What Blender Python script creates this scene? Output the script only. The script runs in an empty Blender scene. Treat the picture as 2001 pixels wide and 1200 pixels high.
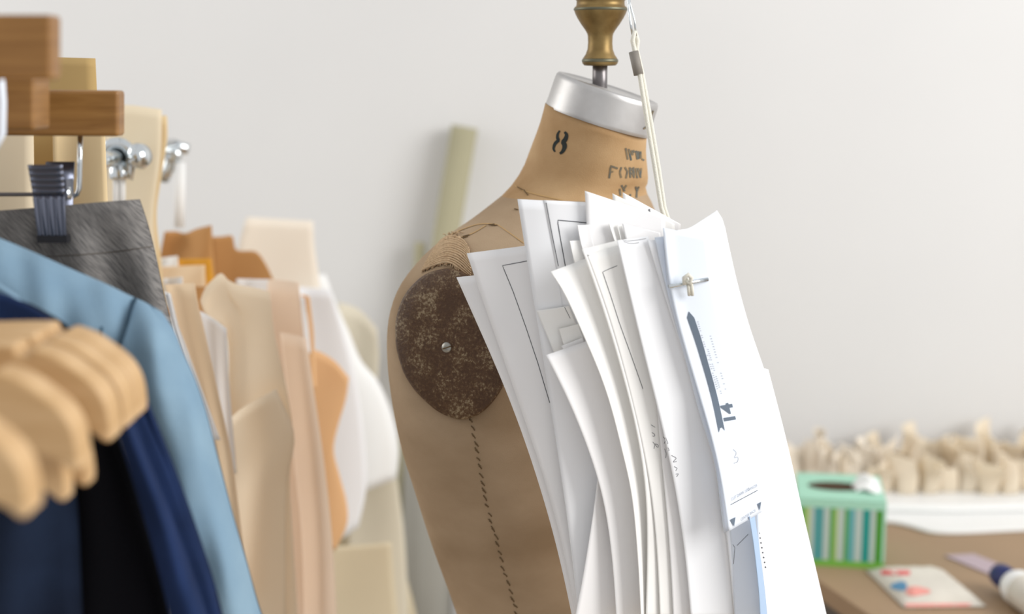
import bpy, bmesh, math, random
from mathutils import Vector, Matrix
from mathutils.bvhtree import BVHTree
random.seed(7)
S = bpy.context.scene
C = bpy.context.collection
PI = math.pi
R_ = math.radians

# ------------------------------------------------------------------ camera
PITCH = R_(9.2)
CZ = 1.5
cd = bpy.data.cameras.new('camera')
cam = bpy.data.objects.new('camera', cd); C.objects.link(cam)
cam.location = (0, 0, CZ); cam.rotation_euler = (PI/2 - PITCH, 0, 0)
cd.lens = 50; cd.sensor_width = 36; cd.sensor_fit = 'HORIZONTAL'
cd.clip_start = 0.05
cd.dof.use_dof = True; cd.dof.focus_distance = 1.37; cd.dof.aperture_fstop = 2.6
S.camera = cam
F = 2001*50/36.0

# ------------------------------------------------------------------ light
w = bpy.data.worlds.new('world'); S.world = w; w.use_nodes = True
bg = w.node_tree.nodes['Background']
bg.inputs[0].default_value = (0.98, 0.985, 1.0, 1); bg.inputs[1].default_value = 0.70
def area(name, loc, target, sx, sy, power, col):
    l = bpy.data.lights.new(name, 'AREA'); l.shape = 'RECTANGLE'; l.size = sx; l.size_y = sy
    l.energy = power; l.color = col
    o = bpy.data.objects.new(name, l); C.objects.link(o); o.location = loc
    o.rotation_euler = (Vector(target)-Vector(loc)).to_track_quat('-Z', 'Y').to_euler()
    return o
area('window_light_right', (2.65, 0.35, 2.5), (0.1, 1.4, 1.2), 1.9, 1.9, 86, (1.0, 0.99, 0.975))
area('window_light_left', (-2.4, 1.95, 2.1), (0.1, 2.2, 1.2), 1.4, 1.5, 20, (1.0, 0.98, 0.95))
S.view_settings.view_transform = 'Standard'
S.view_settings.look = 'None'
S.view_settings.gamma = 1.0
S.view_settings.use_curve_mapping = False
S.view_settings.exposure = 0.08

# ------------------------------------------------------------------ helpers
cp, sp = math.cos(PITCH), math.sin(PITCH)
CAM = Vector((0, 0, CZ))
def ray(px, py):
    u = (px-1000.5)/F; v = (600-py)/F
    return Vector((u, cp+v*sp, -sp+v*cp))
def P(px, py, Y):
    d = ray(px, py); return CAM + d*(Y/d.y)
def G(px, py, z):
    d = ray(px, py); return CAM + d*((z-CZ)/d.z)
def px_of(p):
    q = p-CAM; dep = q.y*cp-q.z*sp; up = q.y*sp+q.z*cp
    return (1000.5+F*q.x/dep, 600-F*up/dep)

def lin(c):
    c /= 255.0
    return c/12.92 if c <= .04045 else ((c+.055)/1.055)**2.4
def col(r, g, b): return (lin(r), lin(g), lin(b), 1)

def catmull(pts, n):
    """resample a polyline of tuples smoothly into n points (uniform by chord length)"""
    k = len(pts)
    if k == 1: return [pts[0]]*n
    d = [0]
    for i in range(1, k):
        d.append(d[-1] + math.dist(pts[i][:2], pts[i-1][:2]) + 1e-9)
    out = []
    for j in range(n):
        t = d[-1]*j/(n-1)
        i = 0
        while i < k-2 and d[i+1] < t: i += 1
        f = (t-d[i])/(d[i+1]-d[i])
        p0 = pts[max(i-1, 0)]; p1 = pts[i]; p2 = pts[i+1]; p3 = pts[min(i+2, k-1)]
        h = d[i+1]-d[i]
        m1 = [(b-a)/max(d[i+1]-d[max(i-1, 0)], 1e-9)*h for a, b in zip(p0, p2)]
        m2 = [(b-a)/max(d[min(i+2, k-1)]-d[i], 1e-9)*h for a, b in zip(p1, p3)]
        f2 = f*f; f3 = f2*f
        out.append(tuple((2*f3-3*f2+1)*a+(f3-2*f2+f)*ma+(-2*f3+3*f2)*b+(f3-f2)*mb
                         for a, b, ma, mb in zip(p1, p2, m1, m2)))
    return out
def linear(pts, n):
    d = [0]
    for i in range(1, len(pts)): d.append(d[-1]+math.dist(pts[i][:2], pts[i-1][:2])+1e-9)
    out = []
    for j in range(n):
        t = d[-1]*j/(n-1); i = 0
        while i < len(pts)-2 and d[i+1] < t: i += 1
        f = (t-d[i])/(d[i+1]-d[i])
        out.append(tuple(a+(b-a)*f for a, b in zip(pts[i], pts[i+1])))
    return out
def interp(x, tab):
    if x <= tab[0][0]: return tab[0][1]
    for (a, b), (c, d) in zip(tab, tab[1:]):
        if x <= c:
            t = (x-a)/(c-a); t = t*t*(3-2*t)
            return b+(d-b)*t
    return tab[-1][1]

def origin(o): 
    p = Vector(o.location)
    return p
def wloc(o):
    v = Vector((0, 0, 0))
    while o is not None: v += Vector(o.location); o = o.parent
    return v
def tag(o, label=None, cat=None, group=None, kind=None):
    if label: o['label'] = label
    if cat: o['category'] = cat
    if group: o['group'] = group
    if kind: o['kind'] = kind
    return o
def empty(name, loc, label, cat, group=None):
    o = bpy.data.objects.new(name, None); C.objects.link(o); o.location = loc; o.empty_display_size = .05
    return tag(o, label, cat, group)
def mesh(name, vs, fs, mat, parent=None, smooth=True, label=None, kind=None, base=None):
    """link ONE mesh; vs are world coordinates"""
    vs = [Vector(v) for v in vs]
    if parent is not None: off = wloc(parent); loc = Vector((0, 0, 0))
    else:
        if base is None:
            n = len(vs); base = Vector((sum(v.x for v in vs)/n, sum(v.y for v in vs)/n, min(v.z for v in vs)))
        off = Vector(base); loc = off
    me = bpy.data.meshes.new(name)
    me.from_pydata([tuple(v-off) for v in vs], [], fs)
    bm = bmesh.new(); bm.from_mesh(me); bmesh.ops.recalc_face_normals(bm, faces=bm.faces); bm.to_mesh(me); bm.free()
    if smooth:
        me.polygons.foreach_set('use_smooth', [True]*len(me.polygons))
    me.materials.append(mat)
    o = bpy.data.objects.new(name, me); C.objects.link(o); o.location = loc
    if parent is not None: o.parent = parent
    if label: o['label'] = label
    if kind: o['kind'] = kind
    return o
def sharp(o, ang=35):
    me = o.data; bm = bmesh.new(); bm.from_mesh(me)
    for e in bm.edges:
        if len(e.link_faces) == 2 and e.calc_face_angle(0) > R_(ang): e.smooth = False
    bm.to_mesh(me); bm.free(); return o
def solid(o, t, off=0.0):
    m = o.modifiers.new('thickness', 'SOLIDIFY'); m.thickness = t; m.offset = off; return o
def bevel(o, wd, seg=2):
    m = o.modifiers.new('bevel', 'BEVEL'); m.width = wd; m.segments = seg; m.limit_method = 'ANGLE'; m.angle_limit = R_(40); return o
def grid_faces(n, m, base=0, wrap=False):
    fs = []
    for i in range(n-1):
        for j in range(m if wrap else m-1):
            a = base+i*m+j; b = base+i*m+(j+1) % m
            fs.append((a, b, b+m, a+m))
    return fs
def tube_geo(pts, r, seg=8, vs=None, fs=None, cap=True):
    if vs is None: vs, fs = [], []
    pts = [Vector(p) for p in pts]; n = len(pts); b0 = len(vs)
    up = Vector((0, 0, 1)); prev = None
    for i, p in enumerate(pts):
        t = (pts[min(i+1, n-1)]-pts[max(i-1, 0)]).normalized()
        if prev is None:
            a = t.cross(up)
            if a.length < 1e-3: a = t.cross(Vector((1, 0, 0)))
        else:
            a = prev - t*prev.dot(t)
        a.normalize(); prev = a; b = t.cross(a)
        rr = r[i] if isinstance(r, (list, tuple)) else r
        for k in range(seg):
            an = 2*PI*k/seg
            vs.append(p+a*math.cos(an)*rr+b*math.sin(an)*rr)
    fs += grid_faces(n, seg, b0, True)
    if cap:
        fs.append(tuple(b0+k for k in range(seg))[::-1]); fs.append(tuple(b0+(n-1)*seg+k for k in range(seg)))
    return vs, fs
def tube(name, pts, r, mat, parent=None, seg=8, **kw):
    vs, fs = tube_geo(pts, r, seg)
    return mesh(name, vs, fs, mat, parent, **kw)
def lathe_geo(prof, base, axis=Vector((0, 0, 1)), seg=32):
    """prof: (radius, height) list; closed at ends"""
    axis = axis.normalized(); a = axis.orthogonal().normalized(); b = axis.cross(a)
    vs, fs = [], []
    for r, h in prof:
        for k in range(seg):
            an = 2*PI*k/seg
            vs.append(base+axis*h+(a*math.cos(an)+b*math.sin(an))*r)
    fs = grid_faces(len(prof), seg, 0, True)
    fs.append(tuple(range(seg))[::-1]); fs.append(tuple((len(prof)-1)*seg+k for k in range(seg)))
    return vs, fs
def lathe(name, prof, base, mat, parent=None, axis=Vector((0, 0, 1)), seg=32, **kw):
    vs, fs = lathe_geo(prof, base, axis, seg)
    return mesh(name, vs, fs, mat, parent, **kw)
def box_geo(c, sx, sy, sz, rot=0, vs=None, fs=None):
    if vs is None: vs, fs = [], []
    b = len(vs); ca, sa = math.cos(rot), math.sin(rot)
    for z in (-.5, .5):
        for x, y in ((-.5, -.5), (.5, -.5), (.5, .5), (-.5, .5)):
            X, Y = x*sx, y*sy
            vs.append(Vector(c)+Vector((X*ca-Y*sa, X*sa+Y*ca, z*sz)))
    fs += [(b+3, b+2, b+1, b), (b+4, b+5, b+6, b+7)]
    for k in range(4): fs.append((b+k, b+(k+1) % 4, b+4+(k+1) % 4, b+4+k))
    return vs, fs
def box(name, c, sx, sy, sz, mat, parent=None, rot=0, bev=0, **kw):
    vs, fs = box_geo(c, sx, sy, sz, rot)
    o = mesh(name, vs, fs, mat, parent, smooth=False, **kw)
    if bev: bevel(o, bev)
    return o
def coons(T, B, L, Rr, n, m):
    """rows n (top->bottom), cols m (left->right): 2-D points"""
    T = catmull(T, m); B = catmull(B, m); L = catmull(L, n); Rr = catmull(Rr, n)
    out = []
    for i in range(n):
        v = i/(n-1); row = []
        for j in range(m):
            u = j/(m-1)
            row.append(tuple((1-v)*T[j][k]+v*B[j][k]+(1-u)*L[i][k]+u*Rr[i][k]
                        -((1-u)*(1-v)*T[0][k]+u*(1-v)*T[-1][k]+(1-u)*v*B[0][k]+u*v*B[-1][k]) for k in (0, 1)))
        out.append(row)
    return out
def patch(name, T, B, L, Rr, Yf, mat, parent=None, n=30, m=20, thick=.0006, back=None, **kw):
    """curved sheet or (back given) closed garment hull; Yf(px,py,u,v) = depth"""
    g = coons(T, B, L, Rr, n, m)
    vs = [P(*g[i][j], Yf(g[i][j][0], g[i][j][1], j/(m-1), i/(n-1))) for i in range(n) for j in range(m)]
    fs = grid_faces(n, m)
    if back:
        k = len(vs)
        for i in range(n):
            for j in range(m):
                edge = (i in (0, n-1)) or (j in (0, m-1))
                p = vs[i*m+j]
                u, v = j/(m-1), i/(n-1)
                dd = 0.004 if edge else back*min(1, 6*u)*min(1, 6*(1-u)) + .004
                vs.append(p+Vector((0, dd, 0)))
        fs += [tuple(x+k for x in f[::-1]) for f in fs]
        ring = [j for j in range(m)]+[i*m+m-1 for i in range(1, n)]+[(n-1)*m+j for j in range(m-2, -1, -1)]+[i*m for i in range(n-2, 0, -1)]
        for a, b in zip(ring, ring[1:]+ring[:1]): fs.append((a, a+k, b+k, b))
    o = mesh(name, vs, fs, mat, parent, **kw)
    if not back and thick: solid(o, thick)
    return o
def bvh_of(*obs):
    vs, fs = [], []
    for o in obs:
        off = wloc(o); b = len(vs)
        vs += [v.co+off for v in o.data.vertices]
        fs += [tuple(b+i for i in p.vertices) for p in o.data.polygons]
    return BVHTree.FromPolygons(vs, fs)
def cast(px, py, bvh, lift=.0005):
    d = ray(px, py).normalized()
    h = bvh.ray_cast(CAM, d)
    if h[0] is None: return None
    n = h[1]
    if n.dot(d) > 0: n = -n
    return h[0]+n*lift
def line_geo(pts, wd, bvh, lift, vs, fs, step=6):
    """ribbon of px width wd laid on the surface"""
    L = sum(math.dist(a[:2], b[:2]) for a, b in zip(pts, pts[1:]))
    q = linear(pts, max(2, int(L/step)+1))
    prev = None
    for i, p in enumerate(q):
        a = q[max(i-1, 0)]; b = q[min(i+1, len(q)-1)]
        tx, ty = b[0]-a[0], b[1]-a[1]; l = math.hypot(tx, ty) or 1
        nx, ny = -ty/l, tx/l
        ww = (wd if not callable(wd) else wd(i/(len(q)-1)))/2
        A = cast(p[0]+nx*ww, p[1]+ny*ww, bvh, lift); Bq = cast(p[0]-nx*ww, p[1]-ny*ww, bvh, lift)
        if A is None or Bq is None: prev = None; continue
        if prev is not None and (A-prev[2]).length > .03: prev = None
        vs += [A, Bq]; k = len(vs)
        if prev is not None: fs.append((prev[0], prev[1], k-1, k-2))
        prev = (k-2, k-1, A)
def lines(name, polys, wd, target, mat, parent, lift=.0005, step=6, **kw):
    bvh = target if isinstance(target, BVHTree) else bvh_of(target)
    vs, fs = [], []
    for p in polys: line_geo(p, wd, bvh, lift, vs, fs, step)
    if not fs: return None
    return mesh(name, vs, fs, mat, parent, smooth=False, **kw)
def poly_decal(name, polys, target, mat, parent, lift=.0005, **kw):
    bvh = target if isinstance(target, BVHTree) else bvh_of(target)
    vs, fs = [], []
    for p in polys:
        q = [cast(x, y, bvh, lift) for x, y in p]
        if None in q: continue
        b = len(vs); vs += q; fs.append(tuple(range(b, b+len(q))))
    if not fs: return None
    return mesh(name, vs, fs, mat, parent, smooth=False, **kw)
def text_decal(name, txt, o0, ex, ey, target, mat, parent, lift=.0005, bold=0.0, **kw):
    """text laid on a surface: o0 = px of baseline start, ex = px of one em to the right, ey = px of one em upward"""
    cu = bpy.data.curves.new('t', 'FONT'); cu.body = txt; cu.size = 1; cu.offset = bold; cu.resolution_u = 3
    ob = bpy.data.objects.new('t', cu); C.objects.link(ob)
    bpy.context.view_layer.update()
    me = bpy.data.meshes.new_from_object(ob.evaluated_get(bpy.context.evaluated_depsgraph_get()))
    bvh = target if isinstance(target, BVHTree) else bvh_of(target)
    vs = []; ok = True
    for v in me.vertices:
        q = cast(o0[0]+v.co.x*ex[0]+v.co.y*ey[0], o0[1]+v.co.x*ex[1]+v.co.y*ey[1], bvh, lift)
        if q is None: ok = False; break
        vs.append(q)
    fs = [tuple(p.vertices) for p in me.polygons]
    bpy.data.objects.remove(ob); bpy.data.curves.remove(cu); bpy.data.meshes.remove(me)
    if ok: return mesh(name, vs, fs, mat, parent, smooth=False, **kw)
def dup(root, loc, **props):
    r = root.copy(); C.objects.link(r); r.location = loc
    for k, v in props.items(): r[k] = v
    for ch in list(root.children):
        c = ch.copy(); C.objects.link(c); c.parent = r
        for g in ch.children:
            d = g.copy(); C.objects.link(d); d.parent = c
    return r

# ------------------------------------------------------------------ materials
MATS = {}
def mat(name, c, rough=.6, metal=0, noise=0, nscale=20, bump=0, bscale=200, c2=None, spec=.3, sheen=0, trans=0, stretch=None):
    m = bpy.data.materials.new(name); m.use_nodes = True
    nt = m.node_tree; b = nt.nodes['Principled BSDF']
    b.inputs['Roughness'].default_value = rough; b.inputs['Metallic'].default_value = metal
    b.inputs['Specular IOR Level'].default_value = spec
    b.inputs['Base Color'].default_value = c
    if sheen: b.inputs['Sheen Weight'].default_value = sheen
    tc = nt.nodes.new('ShaderNodeTexCoord')
    src = tc.outputs['Object']
    if stretch:
        mp = nt.nodes.new('ShaderNodeMapping'); mp.inputs['Scale'].default_value = stretch
        nt.links.new(src, mp.inputs[0]); src = mp.outputs[0]
    if noise or c2:
        n = nt.nodes.new('ShaderNodeTexNoise'); n.inputs['Scale'].default_value = nscale; n.inputs['Detail'].default_value = 6
        nt.links.new(src, n.inputs['Vector'])
        rp = nt.nodes.new('ShaderNodeValToRGB')
        c2 = c2 or tuple(x*(1-noise) for x in c[:3])+(1,)
        rp.color_ramp.elements[0].color = c2; rp.color_ramp.elements[1].color = c
        rp.color_ramp.elements[0].position = .32; rp.color_ramp.elements[1].position = .66
        nt.links.new(n.outputs['Fac'], rp.inputs[0]); nt.links.new(rp.outputs[0], b.inputs['Base Color'])
    if bump:
        n2 = nt.nodes.new('ShaderNodeTexNoise'); n2.inputs['Scale'].default_value = bscale; n2.inputs['Detail'].default_value = 3
        nt.links.new(src, n2.inputs['Vector'])
        bp = nt.nodes.new('ShaderNodeBump'); bp.inputs['Strength'].default_value = bump; bp.inputs['Distance'].default_value = .001
        nt.links.new(n2.outputs['Fac'], bp.inputs['Height']); nt.links.new(bp.outputs[0], b.inputs['Normal'])
    if trans:
        tr = nt.nodes.new('ShaderNodeBsdfTranslucent'); tr.inputs[0].default_value = c
        mx = nt.nodes.new('ShaderNodeMixShader'); mx.inputs[0].default_value = trans
        nt.links.new(b.outputs[0], mx.inputs[1]); nt.links.new(tr.outputs[0], mx.inputs[2])
        nt.links.new(mx.outputs[0], nt.nodes['Material Output'].inputs[0])
    return m
def wood(name, c, c2, scale=(6, 6, 60), rough=.45):
    m = bpy.data.materials.new(name); m.use_nodes = True; nt = m.node_tree; b = nt.nodes['Principled BSDF']
    b.inputs['Roughness'].default_value = rough; b.inputs['Specular IOR Level'].default_value = .35
    tc = nt.nodes.new('ShaderNodeTexCoord'); mp = nt.nodes.new('ShaderNodeMapping'); mp.inputs['Scale'].default_value = scale
    n = nt.nodes.new('ShaderNodeTexNoise'); n.inputs['Scale'].default_value = 3; n.inputs['Detail'].default_value = 5; n.inputs['Distortion'].default_value = .6
    rp = nt.nodes.new('ShaderNodeValToRGB'); rp.color_ramp.elements[0].color = c2; rp.color_ramp.elements[1].color = c
    rp.color_ramp.elements[0].position = .35; rp.color_ramp.elements[1].position = .65
    nt.links.new(tc.outputs['Object'], mp.inputs[0]); nt.links.new(mp.outputs[0], n.inputs['Vector'])
    nt.links.new(n.outputs['Fac'], rp.inputs[0]); nt.links.new(rp.outputs[0], b.inputs['Base Color'])
    return m
def wave_cloth(name, c, c2, scale, rot=(0, 0, 0), bump=.3, rough=.85, mixnoise=.0):
    m = bpy.data.materials.new(name); m.use_nodes = True; nt = m.node_tree; b = nt.nodes['Principled BSDF']
    b.inputs['Roughness'].default_value = rough; b.inputs['Specular IOR Level'].default_value = .15
    tc = nt.nodes.new('ShaderNodeTexCoord'); mp = nt.nodes.new('ShaderNodeMapping'); mp.inputs['Rotation'].default_value = rot
    wv = nt.nodes.new('ShaderNodeTexWave'); wv.inputs['Scale'].default_value = scale; wv.inputs['Distortion'].default_value = 1.0
    wv.inputs['Detail'].default_value = 2; wv.inputs['Detail Scale'].default_value = 3
    rp = nt.nodes.new('ShaderNodeValToRGB'); rp.color_ramp.elements[0].color = c2; rp.color_ramp.elements[1].color = c
    nt.links.new(tc.outputs['Object'], mp.inputs[0]); nt.links.new(mp.outputs[0], wv.inputs['Vector'])
    nt.links.new(wv.outputs['Fac'], rp.inputs[0]); nt.links.new(rp.outputs[0], b.inputs['Base Color'])
    bp = nt.nodes.new('ShaderNodeBump'); bp.inputs['Strength'].default_value = bump; bp.inputs['Distance'].default_value = .0006
    nt.links.new(wv.outputs['Fac'], bp.inputs['Height']); nt.links.new(bp.outputs[0], b.inputs['Normal'])
    return m

M = {}
M['wall'] = mat('wall_paint', col(221, 221, 220), .9, noise=.025, nscale=3, spec=.1)
M['floor'] = wood('floor_wood', col(190, 170, 145), col(160, 140, 115), (1, 8, 1))
M['paper'] = mat('white_paper', col(240, 239, 239), .75, spec=.15)
M['paper2'] = mat('cool_white_paper', col(239, 240, 242), .75, spec=.15)
M['paper3'] = mat('warm_white_paper', col(240, 239, 236), .75, spec=.15)
M['card'] = mat('pale_blue_card', col(229, 236, 246), .7, spec=.15)
M['blue_paper'] = mat('blue_paper', col(168, 190, 216), .7, spec=.15)
M['ink'] = mat('printed_ink', col(88, 90, 95), .7)
M['inkgreen'] = mat('printed_slate_ink', col(102, 114, 128), .7)
M['pencil'] = mat('pencil', col(120, 120, 124), .7)
M['stencil2'] = mat('faded_stencil_ink', col(84, 90, 88), .85, c2=col(130, 112, 84), nscale=150)
M['faint'] = mat('faint_print', col(168, 172, 180), .7)
M['stencil'] = mat('stencil_ink', col(44, 50, 48), .8, noise=.3, nscale=120)
M['canvas'] = mat('aged_linen', col(175, 152, 125), .85, c2=col(153, 130, 103), nscale=9, bump=.35, bscale=900, spec=.15, stretch=(1, 1, 1.6))
M['neck'] = mat('aged_neck_linen', col(190, 158, 118), .75, c2=col(164, 130, 90), nscale=16, bump=.3, bscale=900, spec=.2)
M['thread'] = mat('dark_thread', col(104, 84, 58), .9)
M['thread2'] = mat('tan_thread', col(186, 152, 104), .9)
M['pewter'] = mat('brushed_pewter', col(200, 198, 196), .42, metal=.85, noise=.18, nscale=30, bump=.08, bscale=60)
M['brass'] = mat('aged_brass', col(150, 126, 80), .42, metal=.6, c2=col(116, 94, 56), nscale=40)
M['brassdark'] = mat('tarnished_brass', col(110, 108, 90), .45, metal=.8)
M['steel'] = mat('dark_steel', col(120, 116, 116), .35, metal=.9)
M['chrome'] = mat('chrome', col(215, 220, 222), .16, metal=1)
M['clip'] = mat('gunmetal', col(112, 116, 130), .32, metal=.95)
M['clipdark'] = mat('black_pad', col(38, 38, 42), .6)
M['screw'] = mat('zinc_screw', col(170, 168, 160), .4, metal=.6, noise=.3, nscale=150)
M['cord'] = mat('cotton_cord', col(224, 221, 208), .9, bump=.6, bscale=900)
M['tape'] = mat('grey_tape', col(136, 130, 122), .6)
M['knit'] = None
M['brown'] = wood('brown_wood', col(152, 110, 60), col(132, 92, 46), (4, 4, 45), .35)
M['endgrain'] = mat('pale_end_grain', col(200, 150, 118), .5, noise=.1, nscale=60)
M['beech'] = wood('beech_wood', col(208, 174, 130), col(192, 156, 110), (3, 3, 30), .45)
def twill(name, c, c2):
    m = bpy.data.materials.new(name); m.use_nodes = True; nt = m.node_tree; b = nt.nodes['Principled BSDF']
    b.inputs['Roughness'].default_value = .9; b.inputs['Specular IOR Level'].default_value = .1
    tc = nt.nodes.new('ShaderNodeTexCoord'); m1 = nt.nodes.new('ShaderNodeMapping'); m1.inputs['Rotation'].default_value = (0, R_(40), 0)
    m2 = nt.nodes.new('ShaderNodeMapping'); m2.inputs['Scale'].default_value = (1150, 70, 80)
    n = nt.nodes.new('ShaderNodeTexNoise'); n.inputs['Scale'].default_value = 1; n.inputs['Detail'].default_value = 2
    rp = nt.nodes.new('ShaderNodeValToRGB'); rp.color_ramp.elements[0].color = c2; rp.color_ramp.elements[1].color = c
    rp.color_ramp.elements[0].position = .36; rp.color_ramp.elements[1].position = .62
    nt.links.new(tc.outputs['Object'], m1.inputs[0]); nt.links.new(m1.outputs[0], m2.inputs[0]); nt.links.new(m2.outputs[0], n.inputs['Vector'])
    nt.links.new(n.outputs['Fac'], rp.inputs[0]); nt.links.new(rp.outputs[0], b.inputs['Base Color'])
    return m
M['twill'] = twill('grey_twill', col(134, 131, 128), col(98, 96, 95))
M['chambray'] = mat('blue_chambray', col(136, 163, 181), .85, c2=col(120, 148, 169), nscale=14, bump=.4, bscale=700, spec=.1)
M['chambraydk'] = mat('seam_blue', col(62, 88, 106), .9)
M['navy'] = mat('navy_denim', col(36, 53, 92), .9, c2=col(24, 36, 62), nscale=12, bump=.5, bscale=600, spec=.1)
M['black'] = mat('black_wool', col(22, 22, 26), .95, bump=.5, bscale=600, spec=.05)
M['dnavy'] = mat('dark_denim', col(36, 48, 70), .9, c2=col(22, 28, 42), nscale=10, bump=.5, bscale=600, spec=.1)
def kraft(n, r, g, b): return mat(n, col(r, g, b), .8, noise=.05, nscale=6, spec=.15)
M['kraft1'] = kraft('kraft_light', 251, 232, 204)
M['kraft2'] = kraft('kraft_mid', 242, 216, 182)
M['kraft3'] = kraft('kraft_orange', 236, 192, 144)
M['kraft4'] = kraft('kraft_dark', 194, 146, 94)
M['kraft5'] = kraft('kraft_pink', 250, 226, 202)
M['manila'] = kraft('manila', 236, 212, 168)
M['manila2'] = kraft('manila_pale', 242, 226, 196)
M['manila3'] = kraft('manila_dark', 196, 166, 112)
M['cream'] = kraft('cream_board', 244, 234, 218)
M['ivory'] = kraft('ivory_board', 222, 214, 194)
M['beige'] = kraft('beige_board', 216, 203, 174)
M['yellow'] = kraft('yellow_envelope', 226, 164, 62)
M['olive'] = kraft('olive_roll', 172, 166, 138)
M['greyroll'] = kraft('grey_roll', 160, 158, 150)
M['muslin'] = mat('muslin', col(250, 241, 224), .9, noise=.05, nscale=8, spec=.1, trans=.45)
M['tabletop'] = mat('brown_tabletop', col(158, 132, 104), .55, noise=.1, nscale=5, spec=.3)
M['tableside'] = mat('dark_edge', col(92, 86, 80), .6)
M['white'] = mat('white_plastic', col(232, 232, 230), .4)
M['mint'] = mat('mint_card', col(160, 208, 184), .6)
M['dark'] = mat('slot_shade_brown', col(70, 52, 34), .9)
M['tissue'] = mat('white_tissue', col(240, 240, 238), .9)
M['lavender'] = mat('lavender_plastic', col(176, 158, 166), .4)
M['capblue'] = mat('navy_cap', col(36, 44, 92), .35)
M['pink'] = mat('pink_print', col(224, 150, 140), .5)
M['redp'] = mat('red_print', col(214, 92, 92), .5)
M['bluep'] = mat('blue_print', col(90, 140, 176), .5)
M['teal'] = mat('teal_print', col(120, 170, 180), .5)
M['foil'] = mat('packet_foil', col(212, 206, 194), .4, noise=.1, nscale=30)

# knit rib (bands along a direction)
M['knit_shade'] = mat('knit_groove_shade', col(150, 120, 88), .95, noise=.3, nscale=420)  # darker copy of the knit, shade between the ribs put into the colour
M['knit'] = mat('ribbed_knit', col(206, 178, 144), .9, noise=.22, nscale=420, bump=.8, bscale=700, spec=.1)
# leather armplate: dark brown, crackled, worn light flecks
def leather():
    m = bpy.data.materials.new('crackled_leather'); m.use_nodes = True; nt = m.node_tree; b = nt.nodes['Principled BSDF']
    tc = nt.nodes.new('ShaderNodeTexCoord')
    n1 = nt.nodes.new('ShaderNodeTexNoise'); n1.inputs['Scale'].default_value = 330; n1.inputs['Detail'].default_value = 8; n1.inputs['Roughness'].default_value = .7
    n2 = nt.nodes.new('ShaderNodeTexNoise'); n2.inputs['Scale'].default_value = 34; n2.inputs['Detail'].default_value = 3
    vo = nt.nodes.new('ShaderNodeTexVoronoi'); vo.feature = 'DISTANCE_TO_EDGE'; vo.inputs['Scale'].default_value = 300
    mn = nt.nodes.new('ShaderNodeMixRGB'); mn.blend_type = 'ADD'; mn.inputs[0].default_value = .02
    for n in (n1, n2): nt.links.new(tc.outputs['Object'], n.inputs['Vector'])
    nt.links.new(tc.outputs['Object'], mn.inputs[1]); nt.links.new(n1.outputs['Color'], mn.inputs[2]); nt.links.new(mn.outputs[0], vo.inputs['Vector'])
    ad = nt.nodes.new('ShaderNodeMath'); ad.operation = 'ADD'
    sc = nt.nodes.new('ShaderNodeMath'); sc.operation = 'MULTIPLY'; sc.inputs[1].default_value = .7
    nt.links.new(n2.outputs['Fac'], sc.inputs[0]); nt.links.new(n1.outputs['Fac'], ad.inputs[0]); nt.links.new(sc.outputs[0], ad.inputs[1])
    rp = nt.nodes.new('ShaderNodeValToRGB'); e = rp.color_ramp.elements
    e[0].position = .77; e[0].color = col(78, 52, 30); e[1].position = 1.06; e[1].color = col(150, 132, 104)
    x = rp.color_ramp.elements.new(.90); x.color = col(98, 72, 46)
    nt.links.new(ad.outputs[0], rp.inputs[0])
    cr = nt.nodes.new('ShaderNodeValToRGB'); cr.color_ramp.elements[0].position = .0; cr.color_ramp.elements[1].position = .07
    cr.color_ramp.elements[0].color = (.35, .3, .25, 1); cr.color_ramp.elements[1].color = (1, 1, 1, 1)
    nt.links.new(vo.outputs['Distance'], cr.inputs[0])
    mx = nt.nodes.new('ShaderNodeMixRGB'); mx.blend_type = 'MULTIPLY'; mx.inputs[0].default_value = .8
    nt.links.new(rp.outputs[0], mx.inputs[1]); nt.links.new(cr.outputs[0], mx.inputs[2]); nt.links.new(mx.outputs[0], b.inputs['Base Color'])
    bp = nt.nodes.new('ShaderNodeBump'); bp.inputs['Strength'].default_value = .6; bp.inputs['Distance'].default_value = .001
    nt.links.new(ad.outputs[0], bp.inputs['Height']); nt.links.new(bp.outputs[0], b.inputs['Normal'])
    b.inputs['Roughness'].default_value = .42; b.inputs['Specular IOR Level'].default_value = .4
    return m
M['leather'] = leather()

# ------------------------------------------------------------------ setting
WALL = 2.66
vs, fs = box_geo((0.1, WALL+.05, 1.35), 5.2, .1, 2.7)
tag(mesh('wall_back', vs, fs, M['wall'], smooth=False), 'plain off white painted wall behind everything', kind='structure')
vs, fs = box_geo((0.1, 1.1, -.05), 5.2, 3.2, .1)
tag(mesh('floor', vs, fs, M['floor'], smooth=False), 'pale wooden floor of the studio', kind='structure')
vs, fs = box_geo((0.1, WALL-.008, .06), 5.2, .016, .12)
tag(mesh('baseboard_back', vs, fs, M['white'], smooth=False), 'white baseboard along the back wall', kind='structure')

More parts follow.
